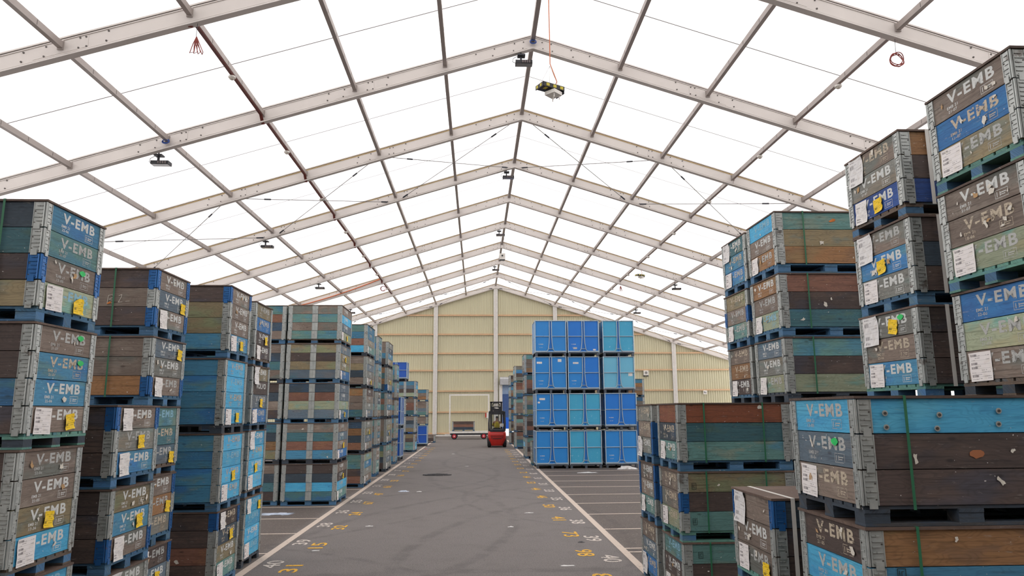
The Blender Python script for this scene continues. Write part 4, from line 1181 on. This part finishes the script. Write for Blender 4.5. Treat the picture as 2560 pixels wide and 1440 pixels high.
# white box under the ridge
t = thing('junction_box', 'white box hanging under the ridge beam far down the hall', 'box', (XR - .08, 41.0, 10.84))
b = MB(); b.box(-.17, .17, -.1, .1, 0, .36); b.build('housing', [M_WHITE], t)
b = MB(); b.disc((0, -.1, .22), (0, -1, 0), .05, .02, 12); b.build('dial', [M_DARK], t)
b = MB(); b.box(-.15, .15, -.08, .08, -.05, 0); b.build('base_plate', [M_DARK], t)
b = MB()
for sx in (-.1, .1): b.tube([(sx, 0, .36), (sx, 0, roofz(XR) - .2 - 10.84)], .008, 5)
b.build('hanger', [M_DARK], t)
# blue rope at the first ridge joint
for k, yy in ((0, fy(1) - .12), (-4, fy(1) - .12)):
    xx = XR + k * PS
    b = MB()
    for j in range(3): b.tube([(xx + .09 * math.cos(a * math.pi / 6), yy - .02 - .02 * j, roofz(xx) - .25 + .05 * math.sin(a * math.pi / 6) - .02 * j) for a in range(13)], .012, 5)
    tag(b.build('blue_rope', [plain('blue rope', '#2c4f9a')]), 'blue rope knotted round the ' + ('ridge joint of the nearest complete beam' if k == 0 else 'left purlin joint of the nearest complete beam'), 'rope')

# ------------------------------------------------------------------ litter on the floor
def crumple(name, label, cat, x, y, sx, sy, h, mat, seed, n=9):
    r = random.Random(seed); b = MB(); g = []
    for j in range(n + 1):
        for i in range(n + 1):
            u, v = i / n * 2 - 1, j / n * 2 - 1
            e = max(0, 1 - (u * u + v * v))
            g.append((x + u * sx * (1 + .25 * r.uniform(-1, 1)), y + v * sy * (1 + .25 * r.uniform(-1, 1)), .003 + h * e * r.random()))
    for j in range(n):
        for i in range(n):
            q = (j * (n + 1) + i, j * (n + 1) + i + 1, (j + 1) * (n + 1) + i + 1, (j + 1) * (n + 1) + i)
            b.poly([g[k] for k in q])
    return tag(b.build(name, [mat]), label, cat)
M_FILM = plain('clear film', '#b9c3d2', .25); M_WFILM = plain('white film', '#d2d0cc', .4)
crumple('plastic_film', 'scrap of bluish plastic film lying in the empty left bay', 'litter', -4.0, 14.9, .32, .16, .03, M_FILM, 1)
crumple('plastic_film', 'heap of white plastic film at the foot of the blue boxes', 'litter', 5.2, 24.9, .34, .16, .16, M_WFILM, 2)
crumple('plastic_film', 'flat white film on the floor before the blue boxes', 'litter', 3.6, 23.6, .3, .12, .03, M_WFILM, 3)
crumple('paper_scrap', 'crumpled grey paper in the aisle, left of centre', 'litter', -1.85, 18.7, .13, .08, .04, M_FILM, 4)
crumple('paper_scrap', 'bit of pale paper beside the crumpled grey paper', 'litter', -1.45, 18.6, .06, .04, .02, M_WFILM, 5)
b = MB(); r = random.Random(3)
for j in range(5):
    b.tube([(-1.25 + .5 * math.cos(k * .45 + j) * (.5 + .5 * r.random()), 23.3 + .32 * math.sin(k * .45 + j) * (.5 + .5 * r.random()), .015) for k in range(12)], .012, 5)
tag(b.build('plastic_strapping', [plain('dark strapping', '#3c3c3e')]), 'tangle of dark strapping on the aisle floor, left of centre', 'litter')
lits = [(-2.35, 11.0, 'tiny white scrap near the yellow 15'), (-1.9, 13.2, 'small white scrap near the yellow 32'), (1.05, 14.6, 'pale sliver near the yellow 50'), (.6, 12.9, 'thin white sliver in the aisle, right of centre'),
        (-.35, 26.8, 'white scrap far up the aisle'), (1.2, 9.7, 'white speck near the yellow 98'), (4.3, 18.9, 'torn white paper in the right bay'), (-1.1, 34.5, 'white scrap in the aisle far off, left of forklift')]
for i, (x, y, lab) in enumerate(lits):
    crumple('paper_scrap', lab, 'litter', x, y, .05 + .02 * (i % 3), .03 + .03 * (i == 6), .015, M_WFILM, 10 + i, 4)
crumple('cloth_scrap', 'small red scrap on the left line, far up the aisle', 'litter', -2.75, 39.3, .1, .07, .03, plain('red cloth', '#a83a3c'), 30, 4)
crumple('cloth_scrap', 'small black scrap on the floor near the white 39, right side', 'litter', 1.62, 11.35, .05, .03, .02, M_BLACK, 31, 4)

print('objects', len(S.objects))
